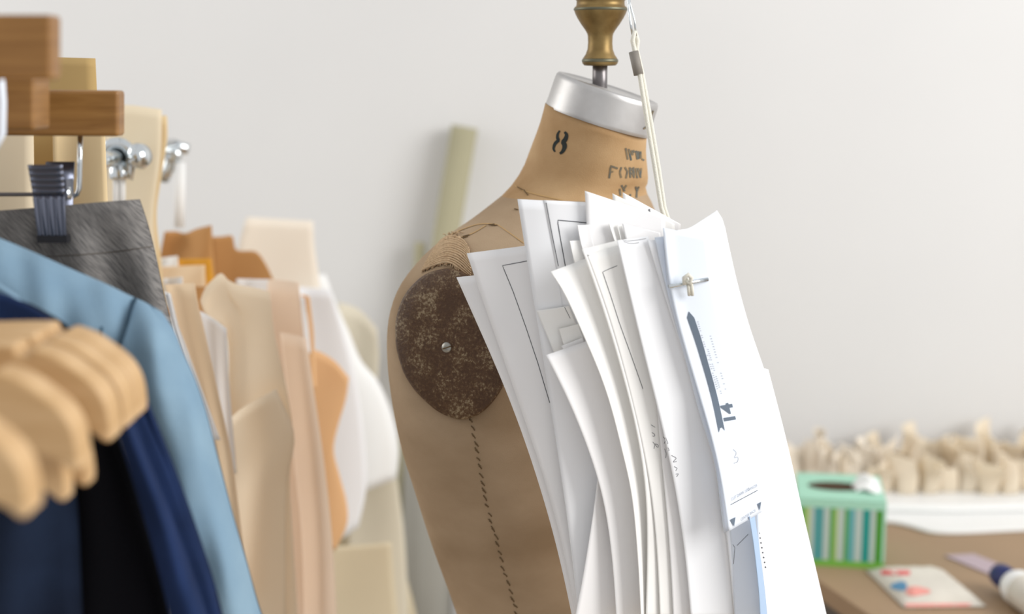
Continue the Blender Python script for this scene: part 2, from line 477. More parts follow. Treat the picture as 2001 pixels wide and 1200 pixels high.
# ------------------------------------------------------------------ dress form
TH = R_(35)
FW = Vector((math.cos(TH), -math.sin(TH), 0)); SD = Vector((-math.sin(TH), -math.cos(TH), 0))
FY = 1.53
rings = []      # (center, U, V)
def tilt_vec(v, t, tx=0):
    return Matrix.Rotation(R_(tx), 3, 'X') @ (Matrix.Rotation(R_(t), 3, 'Y') @ v)
for cx, cy, r, t, tx in ((1165, 233, .0540, 17.5, 4), (1159, 268, .0560, 15, 3), (1151, 310, .0610, 10, 2), (1143, 343, .0655, 5, 0)):
    rings.append((P(cx, cy, 1.50+.024*max(0, (cy-233)/110)), tilt_vec(FW*r, t, tx), tilt_vec(SD*r, t, tx)))
for y, left, a, b in ((372, 996, .070, .076), (402, 962, .078, .098), (436, 918, .086, .124), (468, 872, .093, .145), (508, 829, .099, .160),
                      (560, 790, .104, .168), (620, 770, .108, .170), (690, 767, .112, .170), (770, 775, .114, .167), (860, 792, .114, .160),
                      (950, 819, .110, .151), (1050, 850, .103, .140), (1200, 902, .094, .123), (1330, 935, .088, .114)):
    hw = math.sqrt((a*FW.x)**2+(b*SD.x)**2)
    yo = -(a*a*FW.x*FW.y+b*b*SD.x*SD.y)/hw
    q = P(left, y, FY+yo)
    rings.append((Vector((q.x+hw, FY, q.z)), FW*a, SD*b))
wc = rings[-1][0]
for dz, a, b in ((-.09, .100, .140), (-.17, .118, .165), (-.26, .124, .170), (-.30, .120, .166)):
    rings.append((wc+Vector((0, 0, dz)), FW*a, SD*b))
flat = [tuple(c)+tuple(u)+tuple(v) for c, u, v in rings]
zs = [(0, 0)+f for f in flat]
# resample along ring centres
acc = 0; ctl = []
for i, f in enumerate(flat):
    if i: acc += (Vector(f[:3])-Vector(flat[i-1][:3])).length
    ctl.append((acc, 0)+f)
NR, NS = 96, 80
rs = catmull(ctl, NR)
# armplate plane
PN = Vector((-math.sin(R_(22)), -math.cos(R_(22)), .10)).normalized()
PC = P(880, 672, 1.392)
bv = []
for r in rs:
    c, u, v = Vector(r[2:5]), Vector(r[5:8]), Vector(r[8:11])
    for k in range(NS):
        an = 2*PI*k/NS; ca, sa = math.cos(an), math.sin(an)
        e = 2.0/2.25
        ca = math.copysign(abs(ca)**e, ca); sa = math.copysign(abs(sa)**e, sa)
        p = c+u*ca+v*sa
        d = (p-PC).dot(PN)+.004
        if d > 0 and p.z < 1.4: p -= PN*d
        bv.append(p)
bf = grid_faces(NR, NS, 0, True)+[tuple((NR-1)*NS+k for k in range(NS)), tuple(range(NS))[::-1]]
form = empty('dress_form', (wc.x, FY, 0), 'tan linen dressmaking form with brown armplate, standing behind the white pattern papers', 'dress form')
ni = int(NR*.235)
body = mesh('torso', bv, bf, M['canvas'], form)
body.data.materials.append(M['neck'])
NECKR = next(i for i, r in enumerate(rs) if px_of(Vector(r[2:5]))[1] > 372)
for p in body.data.polygons:
    if p.vertices[0] < NECKR*NS and len(p.vertices) == 4: p.material_index = 1
BB = bvh_of(body)
# neck cap
n = tilt_vec(Vector((0, 0, 1)), 17.5, 4)
cb = P(1165, 233, 1.50); ct = P(1190.5, 173, 1.50)
ax = (ct-cb).normalized(); hh = (ct-cb).length
vs, fs = lathe_geo([(.0562, -.002), (.0568, 0), (.0568, .002), (.0564, .006), (.0560, hh-.006), (.0555, hh-.002), (.0538, hh), (.049, hh+.0005), (.047, hh-.001), (.008, hh-.001)], cb+Vector((.0016, 0, 0)), n, 56)
cap_ = sharp(mesh('neck_cap', vs, fs, M['pewter'], form, label='grey metal neck cap'), 50)
lines('stamped_mark', [[(1276, 216), (1267, 240)]], 3.0, cap_, M['stencil2'], form, .0005, 3, label='dark stamped figure 1 on the cap')
lines('stamped_mark', [[(1257, 252), (1266, 246)]], 3.0, cap_, M['stencil2'], form, .0005, 3)
ft = P(1172.5, 125, 1.50)
lathe('finial_rod', [(.0078, -.045), (.0078, .01)], ft, M['steel'], form, seg=20)
px = 1/1853.0
prof = [(10, -4), (30, -3), (34, 1), (35, 6), (33, 11), (28, 18), (24.5, 28), (23.5, 40), (24, 52), (25, 57), (29, 64), (37, 75), (44, 86), (48, 94), (50, 99), (51, 103), (50, 107),
        (47, 109), (46, 114), (46, 119), (49, 122), (51, 128), (50, 142), (44, 165), (34, 182), (24, 192), (20, 205), (22, 212), (26, 224), (24, 240), (14, 250), (3, 254)]
fin = lathe('finial', [(r*px, h*px) for r, h in prof], ft, M['brass'], form, seg=40, label='turned brass finial')
for h, r in ((103, 50.5), (6, 34.5)):
    lathe('finial_ring', [(r*px*.97, (h-4)*px), (r*px*1.02, (h-1.5)*px), (r*px*1.02, (h+1.5)*px), (r*px*.97, (h+4)*px)], ft, M['brassdark'], fin, seg=40, label='tarnished ring on the finial')
# armplate
def onplane(x, y, lift=0):
    d = ray(x, y); t = (PC+PN*lift-CAM).dot(PN)/d.dot(PN); return CAM+d*t
pl = [(873, 525), (842, 532), (817, 547), (788, 582), (774, 625), (773, 655), (776, 685), (788, 725), (802, 750), (817, 769), (851, 800), (878, 814), (902, 819), (930, 812), (958, 790), (984, 752), (994, 715), (992, 672), (978, 625), (955, 580), (930, 550), (902, 531)]
pl = catmull(pl+pl[:1], 73)[:-1]
cx0, cy0 = 880, 672
vs, fs = [], []
lay = [(1.0, -.006), (1.006, 0), (1.0, .003), (.97, .0045), (.7, .0056), (.35, .0066), (.1, .0068)]
for sc_, li in lay:
    for x, y in pl: vs.append(onplane(cx0+(x-cx0)*sc_, cy0+(y-cy0)*sc_, li))
fs = grid_faces(len(lay), 72, 0, True)+[tuple(range(72))[::-1], tuple((len(lay)-1)*72+k for k in range(72))]
plate = mesh('arm_plate', vs, fs, M['leather'], form, label='dark brown crackled leather armplate')
sc0 = onplane(873, 679, .0062)
scr = lathe('screw', [(.0052, -.003), (.0054, .0005), (.0046, .0018), (.001, .0022)], sc0, M['screw'], plate, axis=PN, seg=24, label='zinc slotted screw')
a = onplane(864.5, 682, .0085); b = onplane(881.5, 676.5, .0085)
tube('screw_slot', [a, b], .0006, M['thread'], plate, seg=4)
# knit patch on the shoulder
PB = bvh_of(body, plate)
kp_T = [(845, 497), (862, 474), (880, 463), (905, 470), (918, 488)]
kp_B = [(826, 532), (845, 524), (873, 517), (895, 525), (922, 546)]
g = coons(kp_T, kp_B, [(845, 497), (834, 516), (826, 532)], [(918, 488), (922, 515), (922, 546)], 86, 40)
vs = []
for i, row in enumerate(g):
    for j, (x, y) in enumerate(row):
        fr = 0
        if i in (0, 85): fr = random.uniform(-2.5, 2.5)
        q = cast(x, y+fr, BB, .0016+.0009*math.sin(i*2*PI*13/85)+random.uniform(0, .0003))
        if q is None: q = vs[-1]
        vs.append(q)
kn = mesh('knit_patch', vs, grid_faces(86, 40), M['knit'], form, label='frayed ribbed knit patch on the shoulder')
kn.data.materials.append(M['knit_shade'])
for p in kn.data.polygons:
    if math.sin((p.vertices[0]//40+.5)*2*PI*13/85) < -.35: p.material_index = 1
solid(kn, .0008)
# seams and stitches
def stitches(name, path, step, wd, slant, m, r=.0006, jit=2.0):
    vs, fs = [], []
    L = sum(math.dist(a, b) for a, b in zip(path, path[1:]))
    q = catmull(path, int(L/step))
    for i, (x, y) in enumerate(q):
        x += random.uniform(-jit, jit)*.5; y += random.uniform(-jit, jit)*.5
        l = step*random.uniform(.4, .75)
        pts = [(x-slant*wd-wd*.3, y-l/2), (x, y), (x+slant*wd+random.uniform(-1, 1), y+l/2)]
        pp = [cast(*p_, BB, .0006) for p_ in pts]
        if None in pp: continue
        tube_geo(pp, r, 5, vs, fs)
        if random.random() < .6:
            e = [cast(x-wd*.8, y-l*.1, BB, .0006), cast(x+wd*.6, y+l*.35, BB, .0007)]
            if None not in e: tube_geo(e, r*.8, 4, vs, fs)
    return mesh(name, vs, fs, m, form, kind='stuff', label='dark hand stitching down the side seam' if name == 'side_stitching' else None)
stitches('side_stitching', [(921, 820), (928, 850), (936, 900), (946, 950), (958, 1010), (972, 1060), (985, 1110), (1004, 1175), (1016, 1230)], 15, 3.8, .8, M['thread'], .00066, 4.0)
lines('seam_line', [catmull([(866, 470), (890, 455), (930, 440), (952, 438), (972, 440), (985, 448), (1024, 476)], 30), catmull([(898, 466), (925, 456), (950, 441)], 12)], 1.6, BB, M['thread2'], form, .0006, label='fine shoulder seam')
lines('neck_seam', [catmull([(1001, 358), (1018, 371), (1040, 378), (1064, 384), (1100, 392)], 30)], 2.2, BB, M['thread2'], form, .0006, label='stitched seam at the base of the neck')
vs, fs = [], []
for p0, p1 in (((905, 463), (918, 460)), ((897, 467), (915, 463)), ((892, 470), (906, 466)), ((955, 440), (967, 439)), ((960, 441), (972, 441)), ((1006, 409), (1013, 411)), ((1012, 366), (1022, 372)), ((1024, 372), (1032, 382)), ((893, 462), (900, 468)), ((860, 478), (872, 470))):
    a, b = cast(*p0, BB, .0008), cast(*p1, BB, .0008)
    if a and b: tube_geo([a, (a+b)/2+Vector((0, -.0008, 0)), b], .0006, 5, vs, fs)
mesh('loose_thread', vs, fs, M['thread'], form, kind='stuff')
vs, fs = [], []
for _ in range(26):
    x = random.uniform(872, 900); y = 462+(x-885)*-.3+random.uniform(-5, 8)
    a = cast(x, y, BB, .001)
    if not a: continue
    dvec = Vector((random.uniform(-1, 1), random.uniform(-1, -.2), random.uniform(-.5, 1)))*.004
    tube_geo([a, a+dvec*.5+Vector((0, 0, .001)), a+dvec], .00045, 4, vs, fs)
for _ in range(40):
    t = random.random(); x, y = catmull(kp_B, 50)[int(t*49)]
    a = cast(x, y-2, BB, .0016)
    if a: tube_geo([a, a+Vector((random.uniform(-.001, .001), -.0015, -.003))], .0005, 4, vs, fs)
mesh('frayed_thread', vs, fs, M['knit'], form, kind='stuff', label='frayed edge of the patch')
# stencilled marks on the neck
def SG(*pts): return [(1060+x/6, 220+y/6) for x, y in pts]
def vw(a, b): return lambda t: a+(b-a)*math.sin(PI*min(max(t, 0), 1))
eight = [SG((205, 212), (182, 250), (178, 300), (190, 325), (160, 350), (138, 390), (132, 430), (150, 460)),
         SG((262, 225), (285, 262), (270, 315), (245, 350), (262, 380), (255, 425), (230, 465), (205, 482))]
lines('stencil_digit', [catmull(eight[0], 24)], vw(3.0, 6.5), BB, M['stencil'], form, .0004, 3, label='stencilled black figure 8')
lines('stencil_digit', [catmull(eight[1], 24)], vw(4.5, 9.5), BB, M['stencil'], form, .0004, 3)
lets = [((975, 415), (998, 550)), ((1010, 425), (1038, 560)), ((1040, 440), (1058, 500)), ((1062, 440), (1078, 470)), ((1095, 445), (1110, 550)), ((1120, 450), (1125, 545)), ((1148, 455), (1152, 540)), ((1160, 545), (1190, 560)),
        ((795, 625), (882, 655)), ((800, 640), (782, 770)), ((790, 700), (830, 690)),
        ((925, 640), (905, 700), (922, 765)), ((965, 640), (995, 690), (978, 770)),
        ((1020, 640), (1030, 765)), ((1030, 650), (1062, 690)), ((1045, 700), (1075, 765)), ((1065, 640), (1072, 740)),
        ((1095, 650), (1110, 770)), ((1118, 650), (1150, 765)), ((1155, 650), (1145, 740)),
        ((925, 850), (955, 905)), ((985, 850), (950, 900)), ((905, 890), (912, 975)), ((950, 895), (962, 925)),
        ((1025, 955), (1030, 980)), ((1090, 865), (1108, 920)), ((1130, 865), (1105, 925)), ((1105, 915), (1100, 1000))]
lines('stencil_letter', [SG(*p) for p in lets], 3.6, BB, M['stencil2'], form, .0004, 4, label='faded stencilled letters WOL FORM N.Y.')
# pedestal below the frame
lathe('stand_pole', [(.016, .06), (.016, .72)], Vector((wc.x, FY, 0)), M['steel'], form, seg=20)
for k in range(4):
    an = PI/4+k*PI/2
    e = Vector((wc.x+math.cos(an)*.26, FY+math.sin(an)*.26, .012))
    tube('foot', [Vector((wc.x, FY, .11)), Vector((wc.x+math.cos(an)*.12, FY+math.sin(an)*.12, .075)), e], [.016, .014, .012], M['steel'], form, seg=10)

# ------------------------------------------------------------------ white pattern papers in front of the form
GX = [(880, .004), (1000, -.013), (1080, -.019), (1200, -.006), (1345, .011), (1400, .019), (1450, .031), (1520, .058), (1620, .105)]
def gx(x):
    i = 0
    if x <= GX[0][0]: return GX[0][1]
    while i < len(GX)-2 and GX[i+1][0] < x: i += 1
    def sl(k):
        a, b = GX[max(k-1, 0)], GX[min(k+1, len(GX)-1)]; return (b[1]-a[1])/(b[0]-a[0])
    (x0, y0), (x1, y1) = GX[i], GX[i+1]; h = x1-x0; t = (x-x0)/h
    return (2*t**3-3*t*t+1)*y0+(t**3-2*t*t+t)*h*sl(i)+(-2*t**3+3*t*t)*y1+(t**3-t*t)*h*sl(i+1)
def smooth_pts(L, it=60):
    if len(L) < 4: return L
    q = [list(p) for p in catmull(L, 40)]
    for _ in range(it):
        q = [q[0]]+[[(a[k]+2*b[k]+c[k])/4 for k in (0, 1)] for a, b, c in zip(q, q[1:], q[2:])]+[q[-1]]
    return [tuple(p) for p in q]
PAP = {}
def paper(key, label, D, L, Rt, m='paper', curl=.006, grp='white pattern sheets hanging in front of the dress form', n=40, mm=18, bulge=0.0, th=.0005, curlw=.75, twist=0.0, sm=60):
    L = smooth_pts(L, sm); Rt = smooth_pts(Rt)
    T = [L[0], Rt[0]]; B = [L[-1], Rt[-1]]
    def yf(x, y, u, v):
        c = curl*max(0, 1-u/curlw)**2
        return 1.335-D+gx(x)-c-bulge*math.sin(PI*u)+twist*u*v
    o = patch('pattern_sheet', T, B, L, Rt, yf, M[m], None, n, mm, th)
    tag(o, label, 'paper', grp); PAP[key] = o
    return o
def sh(L, dx, dy): return [(x+dx, y+dy) for x, y in L]
L1 = [(892, 542), (948, 668), (986, 747), (1005, 800), (1034, 879), (1063, 975), (1088, 1058), (1113, 1171), (1120, 1215)]
paper('s1', 'leftmost white sheet, its small top corner overlapping the brown armplate', 0.0000, L1, sh(L1, 110, -12), 'paper', .0)
L2 = [(912, 495), (923, 539), (957, 627), (990, 710), (1005, 767), (1042, 867), (1070, 950), (1101, 1054), (1122, 1180), (1128, 1215)]
paper('s2', 'broad grey-white sheet with a thin printed corner line, second from the left', 0.0040, L2, sh(L2, 180, -23), 'paper', .004)
L3 = [(1011, 389), (1022, 480), (1045, 590), (1062, 700), (1076, 787), (1097, 933), (1109, 1000), (1128, 1171), (1132, 1215)]
paper('s3', 'tall sheet whose square top corner touches the neck of the form', 0.0130, L3, sh(L3, 170, 9), 'paper2', .006)
L4 = [(1062, 391), (1074, 455), (1088, 525), (1102, 620), (1116, 720)]
paper('s4', 'sheet with a dark printed right-angle line near its top edge', 0.0150, L4, sh(L4, 120, 6), 'paper2', .0005)
L7 = [(1217, 376), (1219, 440), (1225, 520)]
paper('s7', 'rearmost pointed tip sticking up below the stencilled neck letters', 0.0135, L7, [(1330, 438), (1330, 480), (1335, 540)], 'paper', .0)
L6 = [(1197, 378), (1199, 440), (1206, 520)]
paper('s6', 'small pointed tip just left of the rearmost one, under the stencilled neck', 0.0155, L6, [(1318, 438), (1320, 480), (1325, 540)], 'paper3', .0)
L5 = [(1143, 373), (1146, 430), (1150, 500), (1160, 560)]
paper('s5', 'tall sheet with a sharp corner rising highest over the form neck', 0.0190, L5, [(1300, 425), (1300, 470), (1305, 520), (1310, 570)], 'paper', .003)
Lt = [(1128, 440), (1136, 480), (1148, 520)]
paper('t1', 'narrow strip standing up just below the highest corner', 0.0235, Lt, sh(Lt, 24, -1), 'paper', .002)
Lt = [(1113, 471), (1122, 512), (1134, 548)]
paper('t2', 'short narrow strip left of the curled sheet top, beside the printed corner', 0.0225, Lt, sh(Lt, 22, -2), 'paper3', .002)
L10 = [(1048, 607), (1062, 640), (1080, 682), (1100, 730)]
paper('s10', 'small square tab at left, uppermost of three stepped tabs', 0.0190, L10, [(1112, 598), (1125, 632), (1142, 675), (1160, 720)], 'paper3', .004)
Lt = [(1092, 643), (1101, 672), (1112, 705)]
paper('t3', 'tiny square tab in the middle of the three stepped tabs', 0.0230, Lt, [(1130, 633), (1140, 662), (1150, 695)], 'paper3', .003)
Lt = [(1097, 676), (1104, 690), (1112, 720)]
paper('t4', 'lowest and flattest of the three stepped tabs', 0.0265, Lt, [(1138, 660), (1146, 678), (1154, 710)], 'paper', .002)
L11b = [(1172, 900), (1166, 960), (1157, 1020), (1146, 1090), (1136, 1150), (1122, 1215)]
paper('s11b', 'sheet swinging out to the lower left at the bottom of the stack', 0.0240, L11b, [(1225, 890), (1232, 950), (1240, 1020), (1246, 1090), (1250, 1150), (1252, 1215)], 'paper', .010)
L11 = [(1067, 694), (1100, 749), (1120, 796), (1138, 846), (1163, 908), (1184, 967), (1188, 1008), (1201, 1125), (1205, 1215)]
paper('s11', 'bright sheet with a low slanted top, curving down beside the bare torso', 0.0310, L11, sh([(1140, 662), (1165, 715), (1185, 760), (1205, 820), (1225, 880), (1243, 940), (1250, 1000), (1262, 1120), (1266, 1215)], 20, 0), 'paper', .010)
L9 = [(1076, 531), (1090, 546), (1104, 572), (1122, 613), (1151, 679), (1173, 730), (1197, 804), (1217, 887), (1234, 958), (1247, 1096), (1253, 1215)]
paper('s9', 'cream-white sheet with a curled-over top left corner', 0.0380, L9, [(1146, 505), (1180, 545), (1205, 590), (1222, 630), (1250, 700), (1262, 750), (1275, 830), (1285, 900), (1294, 970), (1300, 1100), (1302, 1215)], 'paper3', .015, curlw=.6, sm=6)
Lt = [(1190, 437), (1198, 462), (1208, 490)]
paper('t5', 'thin upright sliver left of the other above the front sheets', 0.0235, Lt, sh(Lt, 13, 0), 'paper3', .004)
Lt = [(1206, 440), (1213, 470), (1219, 495)]
paper('t6', 'thin upright sliver right of the other above the front sheets', 0.0242, Lt, sh(Lt, 9, 0), 'paper3', .003)
L8 = [(1216, 437), (1223, 470), (1232, 520)]
paper('s8', 'sheet with a level top tucked behind the front sheets, right of two slivers', 0.0250, L8, [(1290, 455), (1296, 490), (1302, 530)], 'paper', .004)
L12 = [(1137, 487), (1162, 543), (1184, 613), (1203, 679), (1225, 756), (1236, 800), (1251, 858), (1267, 917), (1270, 992), (1266, 1060), (1262, 1215)]
paper('s12', 'sheet with a plain band across its top, beside the curled one', 0.0435, L12, [(1210, 469), (1235, 540), (1255, 610), (1272, 680), (1290, 756), (1300, 800), (1310, 858), (1318, 917), (1326, 992), (1330, 1060), (1336, 1215)], 'paper3', .006)
L13 = [(1146, 497), (1172, 550), (1194, 622), (1212, 690), (1232, 765), (1242, 808), (1256, 866), (1270, 922), (1282, 992), (1286, 1090), (1290, 1215)]
paper('s13', 'sheet with an inner printed corner line, directly behind the blank front sheet', 0.0455, L13, [(1212, 478), (1240, 545), (1260, 615), (1278, 685), (1296, 760), (1306, 805), (1316, 862), (1324, 922), (1332, 992), (1338, 1090), (1342, 1215)], 'paper3', .003)
L14b = [(1256, 560), (1270, 640), (1280, 740), (1288, 858), (1301, 971), (1313, 1117), (1316, 1215)]
paper('s14b', 'narrow strip between the sheet with an inner corner line and the large blank front sheet', 0.0470, L14b, sh(L14b, 60, 0), 'paper', .002)
L14 = [(1206, 470), (1217, 521), (1236, 595), (1247, 653), (1265, 719), (1282, 783), (1301, 850), (1317, 933), (1338, 1046), (1351, 1215)]
paper('s14', 'large blank front sheet with a pencil scribble low on its left edge', 0.0495, L14, [(1266, 462), (1290, 521), (1316, 595), (1332, 653), (1352, 719), (1372, 783), (1394, 850), (1412, 933), (1428, 1046), (1436, 1215)], 'paper2', .006)
L15 = [(1265, 470), (1298, 580), (1309, 617), (1335, 686), (1352, 742), (1384, 846), (1403, 917), (1417, 992), (1423, 1054), (1436, 1215)]
paper('s15', 'narrow grey edge of a sheet showing left of the blue card', 0.0520, L15, sh(L15, 45, -4), 'paper2', .001)
L16 = [(1279, 464), (1290, 520), (1304, 580), (1318, 632), (1342, 700), (1360, 760), (1388, 850), (1405, 917), (1416, 980), (1420, 1030)]
paper('s16', 'sheet directly behind the blue card, only its left edge showing', 0.0537, L16, sh(L16, 40, -4), 'card', .001)
L19 = [(1420, 700), (1440, 800), (1460, 900), (1480, 1000), (1490, 1100), (1500, 1215)]
paper('s19', 'large bright sheet lowest at the right, with its corner step at the wall', 0.0500, L19, [(1501, 722), (1521, 800), (1545, 885), (1556, 950), (1580, 1050), (1618, 1215)], 'paper2', .0)
L18 = [(1322, 450), (1340, 560), (1370, 680), (1400, 790), (1430, 900), (1460, 1010), (1480, 1110), (1492, 1215)]
o = patch('pattern_sheet', [(1322, 450), (1345, 446), (1372, 430), (1401, 411)], [(1492, 1215), (1560, 1215)], L18, [(1401, 411), (1413, 432), (1424, 480), (1440, 550), (1462, 630), (1482, 690), (1494, 725), (1510, 800), (1535, 950), (1560, 1215)],
          lambda x, y, u, v: 1.335-.0515+gx(x)+.03*u*max(0, 1-v*6), M['paper2'], None, 44, 22, .0005)
PAP['s18'] = tag(o, 'large overexposed sheet right of the blue card, its top corner flaring upward', 'paper', 'white pattern sheets hanging in front of the dress form')
L20 = [(1424, 1010), (1427, 1050), (1431, 1100), (1434, 1150), (1437, 1215)]
o = patch('pattern_sheet', [(1424, 1010), (1482, 985)], [(1437, 1215), (1490, 1215)], L20, [(1482, 985), (1484, 1050), (1487, 1100), (1488, 1150), (1490, 1215)],
          lambda x, y, u, v: 1.335-.0555+gx(x)-.022*u**1.3, M['card'], None, 24, 16, .0005)
PAP['s20'] = tag(o, 'shaded blue-grey sheet hanging below the bottom edge of the blue card', 'paper', 'white pattern sheets hanging in front of the dress form')
L21 = [(1464, 1010), (1472, 1060), (1478, 1110), (1483, 1160), (1486, 1215)]
o = patch('pattern_sheet', [(1464, 1010), (1474, 1004)], [(1486, 1215), (1500, 1215)], L21, [(1474, 1004), (1482, 1060), (1489, 1110), (1495, 1160), (1500, 1215)],
          lambda x, y, u, v: 1.335-.0825+gx(x)+.012*(u-.5), M['blue_paper'], None, 20, 8, .0005)
PAP['s21'] = tag(o, 'narrow blue strip hanging below the lower right corner of the blue card', 'paper', 'white pattern sheets hanging in front of the dress form')
# the printed card in front
LC = [(1296, 445), (1300, 500), (1306, 565), (1327, 642), (1353, 727), (1376, 804), (1405, 900), (1417, 983), (1424, 1038)]
RC = [(1378, 462), (1384, 520), (1393, 587), (1409, 650), (1427, 713), (1451, 804), (1470, 880), (1482, 940), (1489, 1000)]
for d, key, ls, lab in ((.094, 'c2', -9, 'second pale blue card, showing as a blue-grey edge behind the printed one'), ):
    L = [(x+ls*min(1, max(0, (y-560)/250)), y+4) for x, y in LC]; Rr = [(x-12, y) for x, y in RC]
    o = patch('pattern_card', [L[0], Rr[0]], [L[-1], Rr[-1]], L, Rr, lambda x, y, u, v: 1.335-.0555+gx(x), M['card'], None, 40, 14, .0012)
    tag(o, lab, 'card')
LC = smooth_pts(LC, 40); RC = smooth_pts(RC, 40)
card = patch('pattern_card', [LC[0], RC[0]], [LC[-1], RC[-1]], LC, RC, lambda x, y, u, v: 1.335-.0595+gx(x)-.060*max(0, v-.55)-.003*max(0, 1-u*3)**2, M['card'], None, 60, 18, .0009)
tag(card, 'pale blue printed card numbered 14 with a long grey arrow, front of the stack', 'card')
CB = bvh_of(card)
def CG(*pts): return [(1330+x*120/554, 600+y*260/1200) for x, y in pts]
arrow = [(1346, 613), (1345, 608.5)]
aL = CG((55, 95), (135, 330), (205, 560), (255, 740), (300, 930), (340, 1135))
aR = CG((120, 95), (185, 290), (250, 520), (300, 700), (345, 880), (395, 1115))
vs, fs = [], []
al, ar = catmull(aL, 30), catmull(aR, 30)
for i in range(30):
    a, b = cast(*al[i], CB, .0009), cast(*ar[i], CB, .0009); vs += [a, b]
for i in range(29): fs.append((2*i, 2*i+1, 2*i+3, 2*i+2))
b = len(vs); vs.append(cast(*CG((70, 38))[0], CB, .0009)); fs.append((b, 1, 0))
notch = cast(*CG((358, 1070))[0], CB, .0009)
# cut the notch by pulling the tail's middle up: replace the last quad by two slivers
fs.pop(28); vs.append(notch); fs += [(56, b+1, 58), (56, 57, b+1), (57, 59, b+1)]
mesh('printed_arrow', vs, fs, M['inkgreen'], card, smooth=False, label='long slate grey arrow')
text_decal('printed_number', '14', CG((498, 1046))[0], (-10, -40), (-30, 5), CB, M['inkgreen'], card, .0009, bold=.035, label='printed number 14')
for tri in ([(1425, 1015.5), (1435.5, 1010.5), (1432.5, 1029)], [(1478.5, 984.5), (1485.5, 980.5), (1483, 998)]):
    poly_decal('printed_triangle', [tri], CB, M['inkgreen'], card, .0014, label='grey notch triangle')
lines('printed_line', [[(1426.5, 986.5), (1479.5, 958)]], 1.1, CB, M['ink'], card, .0009)
text_decal('printed_text', 'CUT DARK LEG', (1428, 979), (5.2, -3.1), (-1.4, -8.0), CB, M['faint'], card, .0009)
text_decal('printed_text', 'DANCER', (1461, 960), (4.6, -2.4), (-1.4, -7.5), CB, M['faint'], card, .0009)
text_decal('printed_text', 'CENTER BACK', (1447, 1018), (4.5, -2.9), (-1.2, -7.5), CB, M['faint'], card, .0009)
for i, (x0, y0, x1, y1) in enumerate(((1362, 624, 1405, 772), (1383, 682, 1410, 772), (1388, 656, 1420, 770))):
    k = 34 if i == 0 else 22
    polys = []
    for j in range(k):
        t = j/k; x = x0+(x1-x0)*t; y = y0+(y1-y0)*t
        if random.random() < .78: polys.append([(x-1.2, y), (x+1.4, y+.8)])
    lines('printed_text', polys, 1.0, CB, M['faint'], card, .0009, 2)
lines('pencil_mark', [catmull([(1432, 878), (1438, 885), (1434, 895), (1441, 893), (1440, 903), (1433, 905)], 20)], .6, CB, M['pencil'], card, .0009, 3)

# printed and pencilled lines on the sheets
def pl_(key, polys, wd=1.2, m='ink', name='printed_line', step=8):
    lines(name, polys, wd, PAP[key], M[m], PAP[key], .0005, step)
pl_('s2', [[(1030, 510), (982, 519), (1003, 570), (1028, 640), (1052, 712), (1074, 787)]], 1.4)
pl_('s4', [[(1148, 435.5), (1089, 430), (1096, 472), (1104, 517), (1112, 570), (1117, 600)]], 1.7)
pl_('s4', [[(1067, 396), (1078, 455), (1091, 520)]], 1.3)
pl_('s10', [[(1103, 600), (1114, 622)]], 1.0)
pl_('s12', [[(1147, 500), (1209, 482)]], 1.0)
pl_('s13', [[(1206, 519), (1177, 531), (1193, 578), (1210, 631), (1236, 703), (1256, 760)]], 1.1)
pl_('s14', [catmull([(1208, 468), (1226, 471), (1245, 469), (1262, 466)], 16), catmull([(1218, 472), (1232, 476), (1248, 474)], 12)], .8, 'pencil')
def HG(*p): return [(1250+x/6, 760+y/6) for x, y in p]
pl_('s13', [HG((130, 420), (180, 450)), HG((140, 510), (180, 535), (170, 560), (145, 550)), HG((150, 620), (210, 690), (220, 660), (180, 640), (165, 700))], 1.0, 'pencil', 'pencil_note', 3)
pl_('s14b', [HG((275, 560), (300, 600), (285, 640)), HG((290, 700), (310, 760), (300, 810))], 1.0, 'pencil', 'pencil_note', 3)
pl_('s14', [HG((300, 570), (330, 640), (305, 650), (345, 720), (310, 730), (350, 790)), HG((370, 780), (430, 810), (385, 860), (430, 850)), HG((400, 910), (440, 930), (420, 960)), HG((420, 1000), (455, 990), (430, 1030))], 1.0, 'pencil', 'pencil_note', 3)
pl_('s15', [HG((600, 20), (630, 60), (600, 100), (640, 130), (620, 170), (650, 210)), HG((660, 340), (690, 370), (655, 390), (680, 405))], 1.0, 'pencil', 'pencil_note', 3)
pl_('s20', [[(1423, 1050), (1436, 1070), (1432, 1110)], [(1440, 1066), (1462, 1044)]], .9, 'pencil')
pl_('s18', [[(1477+i*1.75, 1012+i*9.5), (1478.5+i*1.75, 1014.5+i*9.5)] for i in range(11)], 2.4, 'ink', 'printed_text', 2)
pl_('s7', [[(1268, 405), (1269, 416)]], 3.5, 'pencil', 'pencil_mark', 3)

# pattern hook: wire hook over the finial, cord, sleeve, toggle bar
HY = 1.345
tg = cast(1345, 552, CB, 0).y-.006
hook = empty('pattern_hook', P(1345, 552, 1.19), 'white cotton cord pattern hook hung beside the brass finial and holding the paper stack', 'hook')
tube('wire_hook', [P(1236, 68, HY), P(1232, 45, HY), P(1228, 10, HY), P(1224, -40, HY+.02), P(1215, -80, HY+.07), P(1195, -92, HY+.13), P(1172, -92, HY+.177), P(1150, -80, HY+.180)], .0011, M['chrome'], hook, seg=8, label='bent wire hook')
tube('wire_hook', [P(1243, 70, HY), P(1240, 40, HY), P(1231, 8, HY), P(1227, -40, HY+.02)], .0009, M['chrome'], hook, seg=8)
tube('cord', [P(1240, 60, HY), P(1236, 80, HY), P(1240, 98, HY), P(1250, 145, HY-.005), P(1265, 240, HY-.006), P(1280, 330, HY-.008), P(1292, 405, HY-.002), P(1310, 460, HY-.012), P(1340, 540, tg+.012), P(1345, 552, tg+.002)], .0022, M['cord'], hook, seg=10, label='white cotton cord')
